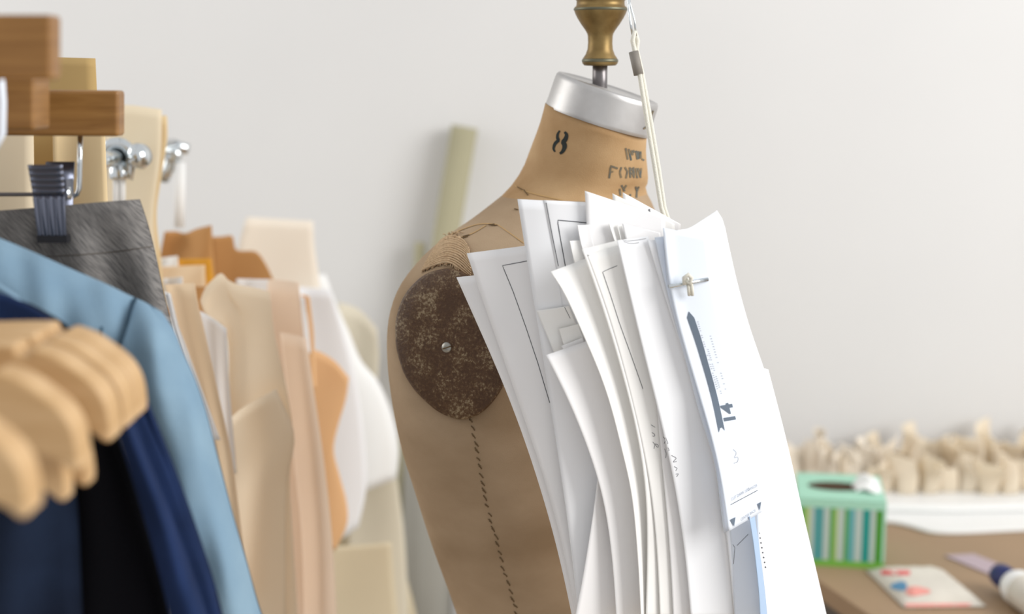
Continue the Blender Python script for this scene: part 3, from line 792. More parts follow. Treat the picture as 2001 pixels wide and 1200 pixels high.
tube('cord', [P(1240, 60, HY+.003), P(1246, 80, HY+.003), P(1244, 98, HY+.003), P(1255, 145, HY), P(1272, 240, HY-.004), P(1287, 330, HY-.006), P(1298, 405, HY), P(1316, 460, HY-.010), P(1341, 540, tg+.015), P(1346, 552, tg+.004)], .0022, M['cord'], hook, seg=10)
tube('grey_sleeve', [P(1238, 101, HY-.001), P(1248, 146, HY-.004)], .0046, M['tape'], hook, seg=12, label='grey tape sleeve around the cord')
tb = tube('toggle_bar', [P(x, y, cast(min(max(x, 1318), 1368), y, CB, 0).y-.0035+.0003*(x-min(max(x, 1318), 1368))) for x, y in ((1308, 560), (1330, 556), (1350, 552), (1383, 546))], .0019, M['chrome'], hook, seg=10, label='small metal toggle bar')
tube('cord_knot', [P(1338, 556, tg-.003), P(1337, 543, tg-.004), P(1345, 537, tg-.005), P(1351, 543, tg-.005), P(1349, 554, tg-.004), P(1340, 548, tg-.004)], .0022, M['cord'], hook, seg=8, label='knotted cord around the bar')
for x in (1346, 1352):
    tube('cord_tail', [P(x-1, 556, tg-.003), P(x, 566, tg-.002), P(x+1, 577, tg)], .0017, M['cord'], hook, seg=8)

# ------------------------------------------------------------------ garment rack on the left (rails run away from the camera)
RX = -.47
rack = empty('garment_rack', (RX, 1.4, 0), 'steel garment rack at the left edge carrying hangers and patterns', 'rack')
tube('upper_rail', [(RX, .35, 1.66), (RX, 1.98, 1.66)], .013, M['chrome'], rack, seg=14)
tube('lower_rail', [(RX, 1.34, 1.405), (RX, 1.985, 1.405)], .010, M['chrome'], rack, seg=14)
tube('post', [(RX, .35, .04), (RX, .35, 1.67)], .014, M['chrome'], rack, seg=14)
tube('post', [(-.82, 1.96, .04), (-.82, 1.96, 1.67)], .014, M['chrome'], rack, seg=14)
tube('cross_arm', [(-.82, 1.96, 1.66), (RX, 1.96, 1.66)], .011, M['chrome'], rack, seg=12)
tube('cross_arm', [(-.82, 1.96, 1.405), (RX, 1.96, 1.405)], .009, M['chrome'], rack, seg=12)
tube('base_bar', [(-.82, 1.96, .05), (RX, .35, .05)], .014, M['chrome'], rack, seg=12)
for fx, fy in ((RX, .35), (-.82, 1.96)): tube('foot', [(fx-.24, fy, .02), (fx+.2, fy, .02)], .018, M['chrome'], rack, seg=12)

# --- natural wood hangers
def hanger_geo(Y, dz=0, tilt=0, th=.026, dx=0):
    top = [(-598, 655), (-520, 690), (-400, 712), (-250, 718), (-120, 716), (-66, 716)]
    nt_ = [(-50, 717), (-46, 738), (-24, 742), (-16, 726)]
    top2 = [(0, 728), (38, 742), (77, 767), (115, 797), (138, 828), (150, 862), (155, 900)]
    tip = [(154, 918), (148, 926), (136, 922)]
    bot = [(115, 905), (88, 895), (57, 886), (31, 872), (0, 851), (-100, 820), (-250, 806), (-400, 800), (-520, 795), (-598, 790)]
    out = catmull(top, 14)+nt_+catmull(top2, 20)+tip+catmull(bot, 26)
    pts = [P(x, y, .784) for x, y in out]
    half = [Vector((p.x-RX, 0, p.z)) for p in pts]
    full = half+[Vector((-q.x, 0, q.z)) for q in half[::-1]]
    n = len(full); vs = []
    for dy in (0, th):
        for q in full: vs.append(Vector((RX+q.x+dx, Y+dy, q.z+dz+tilt*q.x)))
    fs = [tuple(range(n))[::-1], tuple(range(n, 2*n))]+[(k, (k+1) % n, n+(k+1) % n, n+k) for k in range(n)]
    return vs, fs
def hanger(Y, label, dz=0, tilt=0, th=.026, dx=0):
    r = empty('wooden_hanger', (RX, Y, 1.25), label, 'hanger', 'natural wooden hangers at lower left')
    vs, fs = hanger_geo(Y, dz, tilt, th, dx)
    o = mesh('hanger_body', vs, fs, M['beech'], r, smooth=False); bevel(o, .007, 3)
    zt = max(v.z for v in vs); yc = Y+th/2
    tube('hanger_hook', [Vector((RX, yc, zt-.02)), Vector((RX, yc, 1.60)), Vector((RX+.018, yc, 1.63)), Vector((RX+.022, yc, 1.655)), Vector((RX+.012, yc, 1.674)), Vector((RX-.012, yc, 1.674)), Vector((RX-.02, yc, 1.655))], .0017, M['chrome'], r, seg=8)
    return r
hanger(.697, 'nearest and lowest pale wooden hanger, in the bottom left corner')
hanger(.784, 'broad pale wooden hanger, front of the upper overlapping row')
hanger(.812, 'pale wooden hanger tip just right of the lowest hanger', -.026, 0, .015, -.017)
hanger(.830, 'short pale wooden hanger tip peeking below the broad one', -.022, 0, .015, -.009)
hanger(.850, 'pale wooden hanger directly behind the broad one')
hanger(.884, 'pale wooden hanger second from the back of the row')
hanger(.913, 'pale wooden hanger at the back of the row, nearest the blue shirt')

# --- dark garments below the hangers
def fold(a, fx, ph=0, fy=.0): return lambda x, y: a*math.sin(x*fx+y*fy+ph)
def edge_round(u, w=.25): 
    k = max(0, (u-(1-w))/w); return 1-math.sqrt(max(0, 1-k*k))
f1 = fold(.006, .035, 0, .004); f2 = fold(.008, .05, 1, .006)
gm = empty('navy_jacket', P(200, 1300, .97), 'dark navy denim jacket with a lighter blue side, below the wooden hangers', 'jacket', 'dark garments at lower left')
patch('jacket_body', [(-500, 560), (-150, 575), (0, 578), (60, 605), (110, 640), (180, 720)], [(-500, 1500), (330, 1500)], [(-500, 560), (-500, 1500)], [(180, 720), (215, 820), (260, 950), (300, 1080), (330, 1230), (330, 1500)], lambda x, y, u, v: .985+f1(x, y)*.5+.03*edge_round(u, .2), M['black'], gm, 40, 40, back=.03)
patch('collar', [(-200, 560), (-60, 566), (0, 574), (50, 596), (112, 632)], [(-200, 720), (130, 720)], [(-200, 560), (-200, 720)], [(112, 632), (126, 660), (130, 720)], lambda x, y, u, v: .972, M['navy'], gm, 12, 16, back=.006, label='navy collar')
patch('sleeve', [(190, 700), (205, 722), (222, 760)], [(370, 1500), (480, 1500)], [(190, 700), (225, 830), (262, 950), (300, 1080), (340, 1250), (370, 1500)], [(222, 760), (265, 840), (300, 920), (336, 1010), (370, 1100), (404, 1200), (480, 1500)], lambda x, y, u, v: .965-.015*math.sin(PI*u)+.03*edge_round(u, .35)+f2(x, y)*.4, M['navy'], gm, 36, 18, back=.05, label='blue denim sleeve')
g2 = empty('denim_trousers', P(0, 1300, .95), 'dark blue denim trousers at the bottom left under the lowest hanger', 'trousers', 'dark garments at lower left')
patch('trouser_leg', [(-600, 840), (-200, 850), (140, 880)], [(-600, 1500), (150, 1500)], [(-600, 840), (-600, 1500)], [(140, 880), (150, 1000), (156, 1120), (160, 1250), (150, 1500)], lambda x, y, u, v: .950+f1(x, y)+.02*edge_round(u, .2), M['dnavy'], g2, 30, 40, back=.012)

# --- blue chambray shirt
st = empty('chambray_shirt', P(100, 1300, 1.06), 'light blue chambray shirt with a dark shoulder seam, in front of the grey trousers', 'shirt')
def fs_(x, y): return .0022*math.sin(x*.05+y*.012)+.0012*math.sin(x*.10-y*.02+1.3)
patch('shirt_body', [(-260, 400), (-120, 425), (0, 468), (65, 495), (130, 524), (200, 554), (263, 584)], [(-260, 1500), (230, 1500)], [(-260, 400), (-260, 1500)], [(263, 584), (250, 632), (230, 690), (224, 760), (225, 900), (230, 1500)],
      lambda x, y, u, v: 1.075+fs_(x, y)+.035*max(0, 1-v*7)**2, M['chambray'], st, 50, 44, back=.03)
sleeve = patch('sleeve', [(261, 583), (285, 594), (305, 608)], [(330, 1500), (620, 1500)], [(261, 583), (249, 632), (230, 690), (232, 760), (262, 860), (300, 980), (335, 1120), (330, 1500)],
      [(305, 608), (335, 642), (356, 690), (380, 742), (402, 806), (426, 900), (455, 1010), (481, 1100), (509, 1198), (620, 1500)],
      lambda x, y, u, v: 1.073-.014*math.sin(PI*u)*min(1, v*5)+.030*edge_round(u, .45)+fs_(x, y)+.035*max(0, 1-v*9)**2, M['chambray'], st, 60, 26, back=.012)
SB = bvh_of(sleeve, st.children[0])
lines('shoulder_seam', [catmull([(264, 588), (256, 612), (248, 640), (238, 668), (228, 694)], 20)], 9, SB, M['chambraydk'], st, .003, label='dark shoulder seam')
lines('shoulder_seam', [catmull([(199, 640), (196, 670), (193, 700)], 12)], 6, SB, M['chambraydk'], st, .003)
patch('collar', [(-60, 520), (0, 560), (40, 590)], [(-60, 570), (0, 600), (36, 606)], [(-60, 520), (-60, 570)], [(40, 590), (36, 606)], lambda x, y, u, v: 1.04, M['chambray'], st, 8, 12, back=.01)

# --- grey trousers on a brown clip hanger
TY = 1.21
tr = empty('grey_trousers', P(50, 1300, TY), 'charcoal grey twill trousers held by a metal clip', 'trousers')
def ft_(x, y): return .006*math.sin(x*.03+y*.012+.6)+.004*math.sin(x*.055-y*.02)
tro = patch('trouser_front', [(-330, 440), (0, 412), (100, 404), (190, 396), (271, 390)], [(-330, 1500), (450, 1500)], [(-330, 440), (-330, 1500)], [(271, 390), (283, 425), (298, 480), (310, 535), (322, 590), (338, 650), (365, 760), (450, 1500)],
      lambda x, y, u, v: TY+ft_(x, y)*min(1, max(0, (y-400)/80))+.014*edge_round(u, .12), M['twill'], tr, 60, 50, back=.008)
TB = bvh_of(tro)
lines('waistband_seam', [catmull([(0, 505), (120, 500), (220, 492), (297, 482)], 20)], 2.2, TB, M['tableside'], tr, .0008)
def bar(name, x0, x1, y0, y1, Y, th, parent, slant=0):
    a, b, c, d = P(x0, y0, Y), P(x1, y0+slant, Y), P(x1, y1+slant, Y), P(x0, y1, Y)
    k = Vector((0, th, 0)); vs = [a, b, c, d, a+k, b+k, c+k, d+k]
    fs = [(0, 1, 2, 3), (7, 6, 5, 4), (0, 4, 5, 1), (1, 5, 6, 2), (2, 6, 7, 3), (3, 7, 4, 0)]
    o = mesh(name, vs, fs, M['brown'], parent, smooth=False); bevel(o, .003, 3); return o
def hook_up(parent, Y, z0):
    tube('hanger_hook', [(RX, Y, z0), (RX, Y, 1.62), (RX+.02, Y, 1.645), (RX+.018, Y, 1.668), (RX, Y, 1.677), (RX-.018, Y, 1.664)], .0018, M['chrome'], parent, seg=8)
def clip(parent, cx, y0, y1, Y, wpx, mt='clip'):
    """ribbed spring clip: front jaw with ribs, back jaw, pivot"""
    s = Y/F
    c0 = P(cx, y0, Y); c1 = P(cx, y1, Y); H = c0.z-c1.z; W = wpx*s
    fj = empty_part = None
    zmid = c1.z+H*.62
    # lower jaw: plate with four vertical flutes, upper thumb plate with five horizontal flutes
    vs, fs = [], []
    nn = 33; rows = [zmid, zmid-.004, c1.z+.004, c1.z]
    for i, z in enumerate(rows):
        taper = 1.0-.12*(zmid-z)/(zmid-c1.z)
        for j in range(nn):
            u = j/(nn-1); dep = .0018*(0.5+0.5*math.cos(u*8*PI)) if i in (1, 2) else 0
            vs.append(Vector((c0.x+(u-.5)*W*taper, Y-.004-dep-(.004 if i < 2 else 0), z)))
    fs = grid_faces(len(rows), nn)
    jaw = mesh('clip_jaw', vs, fs, M[mt], parent, label='dark ribbed metal clip'); solid(jaw, .0015)
    vs, fs = [], []
    nr = 41
    for i in range(nr):
        t = i/(nr-1); z = zmid+(c0.z-zmid)*t
        for j in range(9):
            u = j/8; dep = .0012*(.5-.5*math.cos(t*10*PI)) if 0 < j < 8 else 0
            vs.append(Vector((c0.x+(u-.5)*W*(1.0+.08*t), Y-.008-dep-.006*t, z)))
    th = mesh('clip_lever', vs, grid_faces(nr, 9), M[mt], parent); solid(th, .0015)
    vs, fs = [], []
    for i in range(6):
        t = i/5
        for j in range(2): vs.append(Vector((c0.x+(j-.5)*W*.92, Y+.012+.014*t*t, c1.z+H*t)))
    bk = mesh('clip_back', vs, grid_faces(6, 2), M[mt], parent); solid(bk, .0015)
    vs, fs = tube_geo([Vector((c0.x-W*.52, Y+.002, zmid)), Vector((c0.x+W*.56, Y+.002, zmid))], .0055, 12)
    mesh('clip_spring', vs, fs, M['chrome'], parent)
    for sx in (-1, 1):
        box('clip_cheek', (c0.x+sx*W*.5, Y+.004, zmid+.004), .0012, .020, .016, M[mt], parent)
    box('clip_pad', (c0.x, Y-.002, c1.z+.003), W*.95, .010, .006, M['clipdark'], parent)
HYc = 1.22
h3 = empty('clip_hanger', (RX, HYc, 1.45), 'brown wooden clip hanger bar with wire stem, farthest of the three brown bars', 'hanger', 'brown wooden clip hangers')
bar('hanger_bar', -400, 231, 172, 262, HYc-.01, .022, h3, 5)
hook_up(h3, HYc, P(0, 180, HYc).z)
tube('wire_stem', [P(157, 255, HYc), P(156, 320, HYc), P(155, 368, HYc), P(151, 380, HYc), P(143, 385, HYc), P(137, 380, HYc), P(139, 374, HYc)], .0022, M['chrome'], h3, seg=10, label='shiny wire stem')
tube('clip_rod', [P(140, 381, HYc), P(60, 380, HYc), P(-60, 380, HYc), P(-380, 380, HYc)], .0018, M['steel'], h3, seg=8)
clip(h3, 99, 320, 473, TY-.012, 62)
h2 = empty('clip_hanger', (RX, 1.10, 1.45), 'brown wooden bar end below the nearest brown block, middle of the three', 'hanger', 'brown wooden clip hangers')
o = bar('hanger_bar', -520, 66, 150, 255, 1.10, .04, h2)
hook_up(h2, 1.12, P(0, 150, 1.10).z)
h1 = empty('clip_hanger', (RX, .95, 1.45), 'nearest brown wooden hanger block at the upper left corner', 'hanger', 'brown wooden clip hangers')
bar('hanger_bar', -700, 100, 28, 156, .94, .022, h1)
hook_up(h1, .95, P(0, 40, .94).z)
# blue-white plastic loop at the left border
tag(tube('garment_tag_loop', [P(-30, 120, 1.05), P(0, 150, 1.05), P(3, 200, 1.05), P(2, 260, 1.05), P(-8, 285, 1.05), P(-40, 280, 1.05)], .0035, M['card'], None, seg=10), 'pale blue-white plastic loop at the left border beside the brown blocks', 'loop')

# ------------------------------------------------------------------ manila and kraft patterns on the lower rail
def sheet(name, label, cat, T, B, L, Rr, Y, m, group=None, th=.0015, wob=.006, lean=0, n=24, mm=12, curve=0, ph=0):
    f = lambda x, y, u, v: Y+wob*math.sin(u*4.5+ph+v*2)+lean*v+curve*(u-.5)**2*4
    o = patch(name, T, B, L, Rr, f, M[m], None, n, mm, th)
    return tag(o, label, cat, group)
def quad(name, label, cat, tl, trr, br, bl, Y, m, **kw):
    return sheet(name, label, cat, [tl, trr], [bl, br], [tl, bl], [trr, br], Y, m, **kw)
GM = 'manila pattern cards behind the brown hangers'
quad('manila_card', 'tan manila card whose top sticks up behind the nearest brown block', 'card', (-40, 108), (186, 114), (205, 520), (-40, 520), 1.345, 'manila3', group=GM)
quad('manila_card', 'pale manila card behind the clip, its edge at the wire stem', 'card', (103, 250), (204, 250), (222, 640), (108, 640), 1.325, 'manila', group=GM)
quad('manila_card', 'pale manila card at the left border behind the clip', 'card', (-150, 240), (65, 250), (70, 620), (-150, 620), 1.315, 'manila2', group=GM)
sheet('manila_card', 'large pale manila card with a darker edge, between the two chrome hooks', 'card', [(196, 204), (260, 206), (316, 214)], [(215, 700), (318, 700)], [(196, 204), (215, 700)], [(316, 214), (314, 300), (300, 420), (305, 500), (318, 700)], 1.78, 'manila2', group=GM)
sheet('manila_card', 'darker yellow manila card edge right behind the large pale one', 'card', [(240, 222), (326, 226)], [(240, 700), (326, 700)], [(240, 222), (240, 700)], [(326, 226), (327, 270), (318, 330), (306, 420), (316, 520), (326, 700)], 1.80, 'manila', group=GM)
# chrome hooks with white cords
def cord_hook(x, y, Y, cl, label, s=1.0):
    r = empty('pattern_hook', P(x, y, Y), label, 'hook', 'chrome hooks on the lower rail')
    c = Vector((RX, Y, 1.405))
    pts = [c+Vector((math.cos(a)*.017*s, 0, math.sin(a)*.017*s)) for a in [PI*1.15-k*PI*1.35/12 for k in range(13)]]
    q = P(x-6, y+55, Y)
    tube('hook_wire', pts+[c+Vector((.016*s, -.004, -.02)), q], .0075*s, M['chrome'], r, seg=12)
    lathe('hook_collar', [(.012*s, -.004), (.013*s, 0), (.012*s, .012), (.008*s, .018)], q-Vector((0, 0, .008)), M['chrome'], r, seg=20)
    lathe('hook_knob', [(.004, 0), (.013*s, .004), (.016*s, .012), (.013*s, .02), (.004, .024)], c+Vector((.02*s, -.008, 0)), M['chrome'], r, axis=Vector((.8, -.5, .2)), seg=20)
    for dx in (-7, 5):
        tube('white_cord', [P(x+dx-5, y+50, Y), P(x+dx-6, y+80, Y), P(x+dx-6, y+cl, Y)], .004*s, M['tissue'], r, seg=8)
    return r
cord_hook(240, 275, 1.70, 150, 'chrome pattern hook with white cords, just right of the farthest brown bar')
r = empty('pattern_hook', P(348, 300, 1.98), 'smaller chrome pattern hook with a single bright white bar, right of the manila cards', 'hook', 'chrome hooks on the lower rail')
tube('hook_wire', [P(318, 283, 1.98), P(340, 284, 1.98), P(368, 292, 1.98)], .008, M['chrome'], r, seg=12)
lathe('hook_knob', [(.004, 0), (.012, .003), (.012, .010), (.004, .013)], P(340, 302, 1.97), M['chrome'], r, axis=Vector((0, -1, 0)), seg=20)
tube('hook_wire', [P(345, 292, 1.985), P(328, 330, 1.99), P(318, 350, 1.995)], .009, M['chrome'], r, seg=12)
tube('white_bar', [P(352, 318, 1.96), P(351, 380, 1.96), P(350, 444, 1.96)], .0075, M['tissue'], r, seg=12)
GK = 'kraft paper patterns hanging behind the garments'
GW = 'white and cream pattern boards behind the kraft papers'
# far to near
sheet('pattern_board', 'cream board with a squared top, tallest behind the brown papers', 'board', [(482, 424), (545, 428), (612, 432)], [(470, 900), (660, 900)], [(482, 424), (466, 480), (460, 540), (470, 900)], [(612, 432), (614, 480), (622, 535), (660, 900)], 2.20, 'cream', group=GW)
sheet('pattern_board', 'ivory board farthest right, with a sloping right shoulder', 'board', [(660, 590), (700, 604), (736, 642)], [(690, 1250), (800, 1250)], [(660, 590), (690, 1250)], [(736, 642), (741, 700), (738, 760), (770, 900), (790, 1050), (800, 1250)], 2.30, 'ivory', group=GW)
sheet('pattern_board', 'white board with a long diagonal right edge beside the ivory one', 'board', [(560, 540), (636, 536)], [(560, 1020), (775, 935)], [(560, 540), (560, 1020)], [(636, 536), (655, 590), (684, 655), (705, 705), (738, 745), (764, 805), (779, 875), (775, 935)], 2.24, 'tissue', group=GW, curve=.02)
sheet('pattern_board', 'bright white sheet right behind the curved orange kraft piece', 'board', [(575, 560), (645, 566)], [(600, 1100), (700, 1030)], [(575, 560), (600, 1100)], [(645, 566), (672, 650), (696, 740), (712, 850), (716, 950), (700, 1030)], 2.16, 'paper2', group=GW)
sheet('pattern_board', 'beige board at the bottom right of the pattern rail', 'board', [(650, 1000), (770, 1035)], [(650, 1300), (835, 1300)], [(650, 1000), (650, 1300)], [(770, 1035), (788, 1105), (806, 1172), (835, 1300)], 2.33, 'beige', group=GW)
sheet('pattern_board', 'tan-beige board low between the orange kraft piece and beige board', 'board', [(630, 1070), (765, 1060)], [(630, 1300), (790, 1300)], [(630, 1070), (630, 1300)], [(765, 1060), (772, 1150), (790, 1300)], 2.12, 'beige', group=GW)
sheet('kraft_pattern', 'dark kraft card folded upright below the bright white hook bar', 'kraft paper', [(322, 453), (345, 452), (362, 456), (385, 447), (413, 440)], [(308, 620), (425, 620)], [(322, 453), (313, 505), (308, 620)], [(413, 440), (418, 510), (425, 620)], 2.00, 'kraft4', group=GK, wob=.02)
sheet('kraft_pattern', 'brown kraft piece with a stepped top, beside the cream board', 'kraft paper', [(414, 463), (435, 462), (454, 461), (462, 488), (500, 492), (518, 514), (534, 546)], [(420, 640), (540, 640)], [(414, 463), (420, 640)], [(534, 546), (540, 640)], 2.05, 'kraft4', group=GK, mm=24)
quad('envelope', 'yellow envelope edge lying behind the light kraft point', 'envelope', (340, 507), (412, 505), (420, 560), (345, 560), 1.93, 'yellow')
quad('white_slip', 'small grey-white slip at the left of the yellow envelope', 'paper', (308, 505), (347, 500), (350, 540), (310, 540), 1.90, 'paper3')
quad('kraft_pattern', 'kraft strip right under the yellow envelope', 'kraft paper', (310, 522), (400, 518), (402, 560), (312, 560), 1.88, 'kraft2', group=GK)
quad('white_slip', 'white slip at far left above the leftmost kraft pattern', 'paper', (318, 545), (356, 541), (360, 600), (320, 600), 1.80, 'paper', group='white slips among the kraft')
quad('white_slip', 'white slip showing below the stepped brown kraft piece', 'paper', (462, 545), (528, 546), (530, 640), (462, 640), 1.88, 'paper', group='white slips among the kraft')
sheet('kraft_pattern', 'orange kraft piece with a curved armhole edge, rightmost of the brown papers', 'kraft paper', [(575, 682), (615, 684), (652, 704), (682, 738)], [(570, 1100), (655, 1075)], [(575, 682), (570, 1100)], [(682, 738), (676, 780), (660, 835), (652, 880), (664, 930), (678, 985), (678, 1025), (655, 1075)], 1.98, 'kraft3', group=GK, mm=18)
sheet('kraft_pattern', 'narrow kraft edge next to the white slit, right of the pink-brown piece', 'kraft paper', [(590, 575), (604, 580)], [(600, 760), (618, 760)], [(590, 575), (600, 760)], [(604, 580), (612, 640), (614, 690), (618, 760)], 1.94, 'kraft3', group=GK)
sheet('white_slip', 'white slit of paper between two kraft edges', 'paper', [(580, 578), (594, 582)], [(595, 690), (606, 690)], [(580, 578), (595, 690)], [(594, 582), (600, 620), (606, 690)], 1.92, 'paper2', group='white slips among the kraft')
sheet('kraft_pattern', 'pink-brown kraft piece with a squared top in the middle', 'kraft paper', [(456, 574), (500, 570), (522, 566), (526, 547), (552, 548), (583, 552)], [(450, 1290), (660, 1290)], [(456, 574), (452, 700), (450, 1290)], [(583, 552), (592, 640), (604, 760), (622, 900), (660, 1290)], 1.84, 'kraft5', group=GK, curve=-.02, mm=30)
sheet('kraft_pattern', 'long kraft strip running down to the bottom, right of centre', 'kraft paper', [(548, 650), (598, 660)], [(560, 1260), (668, 1260)], [(548, 650), (560, 760), (575, 900), (590, 1050), (596, 1260)], [(598, 660), (612, 760), (632, 900), (648, 1050), (660, 1260)], 1.78, 'kraft5', group=GK, curve=.012)
sheet('kraft_pattern', 'wide light kraft pattern with a pointed top, front centre of the brown papers', 'kraft paper', [(392, 588), (402, 562), (418, 544), (432, 534), (446, 548), (468, 557), (496, 562), (527, 570)], [(450, 1260), (575, 1260)], [(392, 588), (405, 622), (440, 640), (448, 760), (455, 910), (462, 1050), (470, 1260)], [(527, 570), (536, 650), (556, 740), (572, 840), (566, 940), (572, 1050), (585, 1260)], 1.72, 'kraft1', group=GK, mm=26, n=34, wob=.010)
sheet('kraft_pattern', 'light kraft pattern low at the front, crossing behind the blue sleeve', 'kraft paper', [(420, 850), (470, 800), (540, 760)], [(430, 1260), (560, 1260)], [(420, 850), (440, 950), (430, 1260)], [(540, 760), (575, 850), (560, 950), (560, 1260)], 1.69, 'kraft1', group=GK, wob=.012, ph=1)
sheet('white_slip', 'white wedge of paper between the leftmost and the wide kraft pattern', 'paper', [(388, 606), (412, 620), (442, 642)], [(440, 930), (462, 925)], [(388, 606), (412, 720), (440, 930)], [(442, 642), (448, 760), (462, 925)], 1.665, 'paper', group='white slips among the kraft')
sheet('kraft_pattern', 'leftmost kraft pattern, a tall strip beside the blue sleeve', 'kraft paper', [(322, 556), (350, 555), (380, 553)], [(440, 1200), (490, 1200)], [(322, 556), (345, 640), (380, 740), (420, 900), (440, 1200)], [(380, 553), (386, 590), (400, 650), (425, 760), (453, 900), (490, 1200)], 1.64, 'kraft2', group=GK)
sheet('white_slip', 'long white sliver along the edge of the blue shoulder', 'paper', [(322, 570), (332, 574)], [(410, 860), (430, 860)], [(322, 570), (345, 660), (410, 860)], [(332, 574), (350, 640), (430, 860)], 1.62, 'paper2', group='white slips among the kraft')

# ------------------------------------------------------------------ paper rolls leaning against the wall
def roll(label, x0, y0, x1, y1, Y0, r, m, lean=.03):
    """leaning tube: top at pixel (x0,y0) by the wall, passing (x1,y1) below; runs on to the floor"""
    a = P(x0, y0, Y0); b = P(x1, y1, Y0-lean)
    d = (b-a).normalized(); t = (r*.9-a.z)/d.z; e = a+d*t
    R = empty('paper_roll', e, label, 'roll', 'paper rolls leaning on the wall')
    ax_ = (a-e).normalized(); H = (a-e).length
    lathe('roll_sheet', [(r, 0), (r, H), (r*.82, H), (r*.82, H-.06)], e, M[m], R, axis=ax_, seg=28)
    lathe('roll_core', [(r*.78, .01), (r*.78, H-.004), (r*.62, H-.004), (r*.62, H-.05)], e, M['kraft2'], R, axis=ax_, seg=24)
    # outer wrap edge: a lip running along the roll
    s_ = ax_.orthogonal().normalized(); bvec = ax_.cross(s_)
    tube('roll_edge', [e+s_*(-r*.3)+Vector((0, -r, 0))+ax_*(.02), e+s_*(-r*.3)+Vector((0, -r, 0))+ax_*(H-.005)], .0012, M[m], R, seg=6)
    return R
roll('tall olive paper roll leaning on the wall behind the form shoulder', 908, 248, 873, 455, 2.625, .0245, 'olive', .012)
roll('short olive roll end just left of the form shoulder', 821, 474, 800, 900, 2.62, .0105, 'olive')
roll('grey roll at the left of two behind the form waist', 846, 640, 838, 1000, 2.50, .046, 'greyroll')
roll('grey roll at the right of two behind the form waist', 956, 650, 952, 1000, 2.50, .046, 'greyroll')

# ------------------------------------------------------------------ table and the things on it
TZ = .74
e0 = G(1604, 1137, TZ); e1 = G(1696, 1200, TZ); ed = (e0-e1).normalized()
back = e0+ed*((WALL-.03-e0.y)/ed.y); front = e1-ed*.55
tab = empty('work_table', Vector((1.0, 2.0, 0)), 'brown topped work table with a dark edge at the lower right', 'table')
tr_ = [front, Vector((1.75, front.y, TZ)), Vector((1.75, WALL-.03, TZ)), back]
dn = Vector((0, 0, -.03))
vs = tr_+[p+dn for p in tr_]
fs = [(0, 1, 2, 3), (7, 6, 5, 4)]+[(k, 4+k, 4+(k+1) % 4, (k+1) % 4) for k in range(4)]
o = mesh('tabletop', vs, fs, M['tabletop'], tab, smooth=False)
bevel(o, .002)
ins = Vector((.006, 0, 0)); ap = [front+ins, back+ins]
q0, q1 = front+ed.cross(Vector((0, 0, 1)))*0+Vector((.012, .01, -.031)), back+Vector((.012, -.01, -.031))
vs = [q0, q1, q1+Vector((.02, 0, 0)), q0+Vector((.02, 0, 0))]; vs += [v+Vector((0, 0, -.09)) for v in vs]
mesh('apron', vs, [(0, 1, 2, 3), (7, 6, 5, 4)]+[(k, 4+k, 4+(k+1) % 4, (k+1) % 4) for k in range(4)], M['tableside'], tab, smooth=False, label='dark grey apron below the top')
for lx, ly in ((q0.x+.05, q0.y+.05), (q1.x+.05, q1.y-.06), (1.68, q0.y+.05), (1.68, q1.y-.06)):
    box('leg', (lx, ly, (TZ-.03)/2), .05, .05, TZ-.031, M['tableside'], tab)

# striped tissue box
rb = G(1727, 1113, TZ); ang = R_(-10); bw, bd, bh = .135, .150, .108
ux = Vector((math.cos(ang), math.sin(ang), 0)); uy = Vector((-math.sin(ang), math.cos(ang), 0))
bc = rb-ux*bw/2+uy*bd/2
def stripe_mat():
    m = bpy.data.materials.new('striped_card'); m.use_nodes = True; nt = m.node_tree; b = nt.nodes['Principled BSDF']
    b.inputs['Roughness'].default_value = .55
    tc = nt.nodes.new('ShaderNodeTexCoord'); sx = nt.nodes.new('ShaderNodeSeparateXYZ'); nt.links.new(tc.outputs['Object'], sx.inputs[0])
    mr = nt.nodes.new('ShaderNodeMapRange'); mr.inputs['From Min'].default_value = -bw/2; mr.inputs['From Max'].default_value = bw/2
    nt.links.new(sx.outputs['X'], mr.inputs['Value'])
    rp = nt.nodes.new('ShaderNodeValToRGB'); rp.color_ramp.interpolation = 'CONSTANT'
    teal, gr, gn, yg, tb_, tl2, gn2, mint_ = col(70, 146, 146), col(176, 190, 182), col(72, 148, 66), col(160, 186, 108), col(90, 160, 162), col(14, 138, 128), col(60, 136, 30), col(160, 208, 184)
    seq = [(0, gn), (.08, yg), (.14, gr), (.19, teal), (.30, gr), (.37, gn), (.42, yg), (.46, gr), (.535, gn), (.58, tb_), (.655, gr), (.735, tl2), (.825, gr), (.885, gn2), (.965, mint_)]
    el = rp.color_ramp.elements
    el[0].position = 0; el[0].color = seq[0][1]; el[1].position = seq[1][0]; el[1].color = seq[1][1]
    for p_, c_ in seq[2:]:
        e = el.new(p_); e.color = c_
    nt.links.new(mr.outputs[0], rp.inputs[0]); nt.links.new(rp.outputs[0], b.inputs['Base Color'])
    return m
tb_ = empty('tissue_box', Vector((bc.x, bc.y, TZ)), 'green and teal striped tissue box with a mint top, on the table', 'box')
tb_.rotation_euler = (0, 0, ang)
def local(name, vs, fs, m, **kw):
    me = bpy.data.meshes.new(name); me.from_pydata([tuple(v) for v in vs], [], fs); me.materials.append(m)
    o = bpy.data.objects.new(name, me); C.objects.link(o); o.parent = tb_
    for k, v in kw.items(): o[k] = v
    return o
def lbox(name, c, sx, sy, sz, m, **kw):
    vs, fs = box_geo(c, sx, sy, sz); return local(name, vs, fs, m, **kw)
lbox('carton', (0, 0, .010+(bh-.022)/2), bw, bd, bh-.022, stripe_mat())
lbox('base_band', (0, 0, .0052), bw+.001, bd+.001, .0104, mat('leaf_green', col(112, 172, 66), .55), label='green band around the bottom')
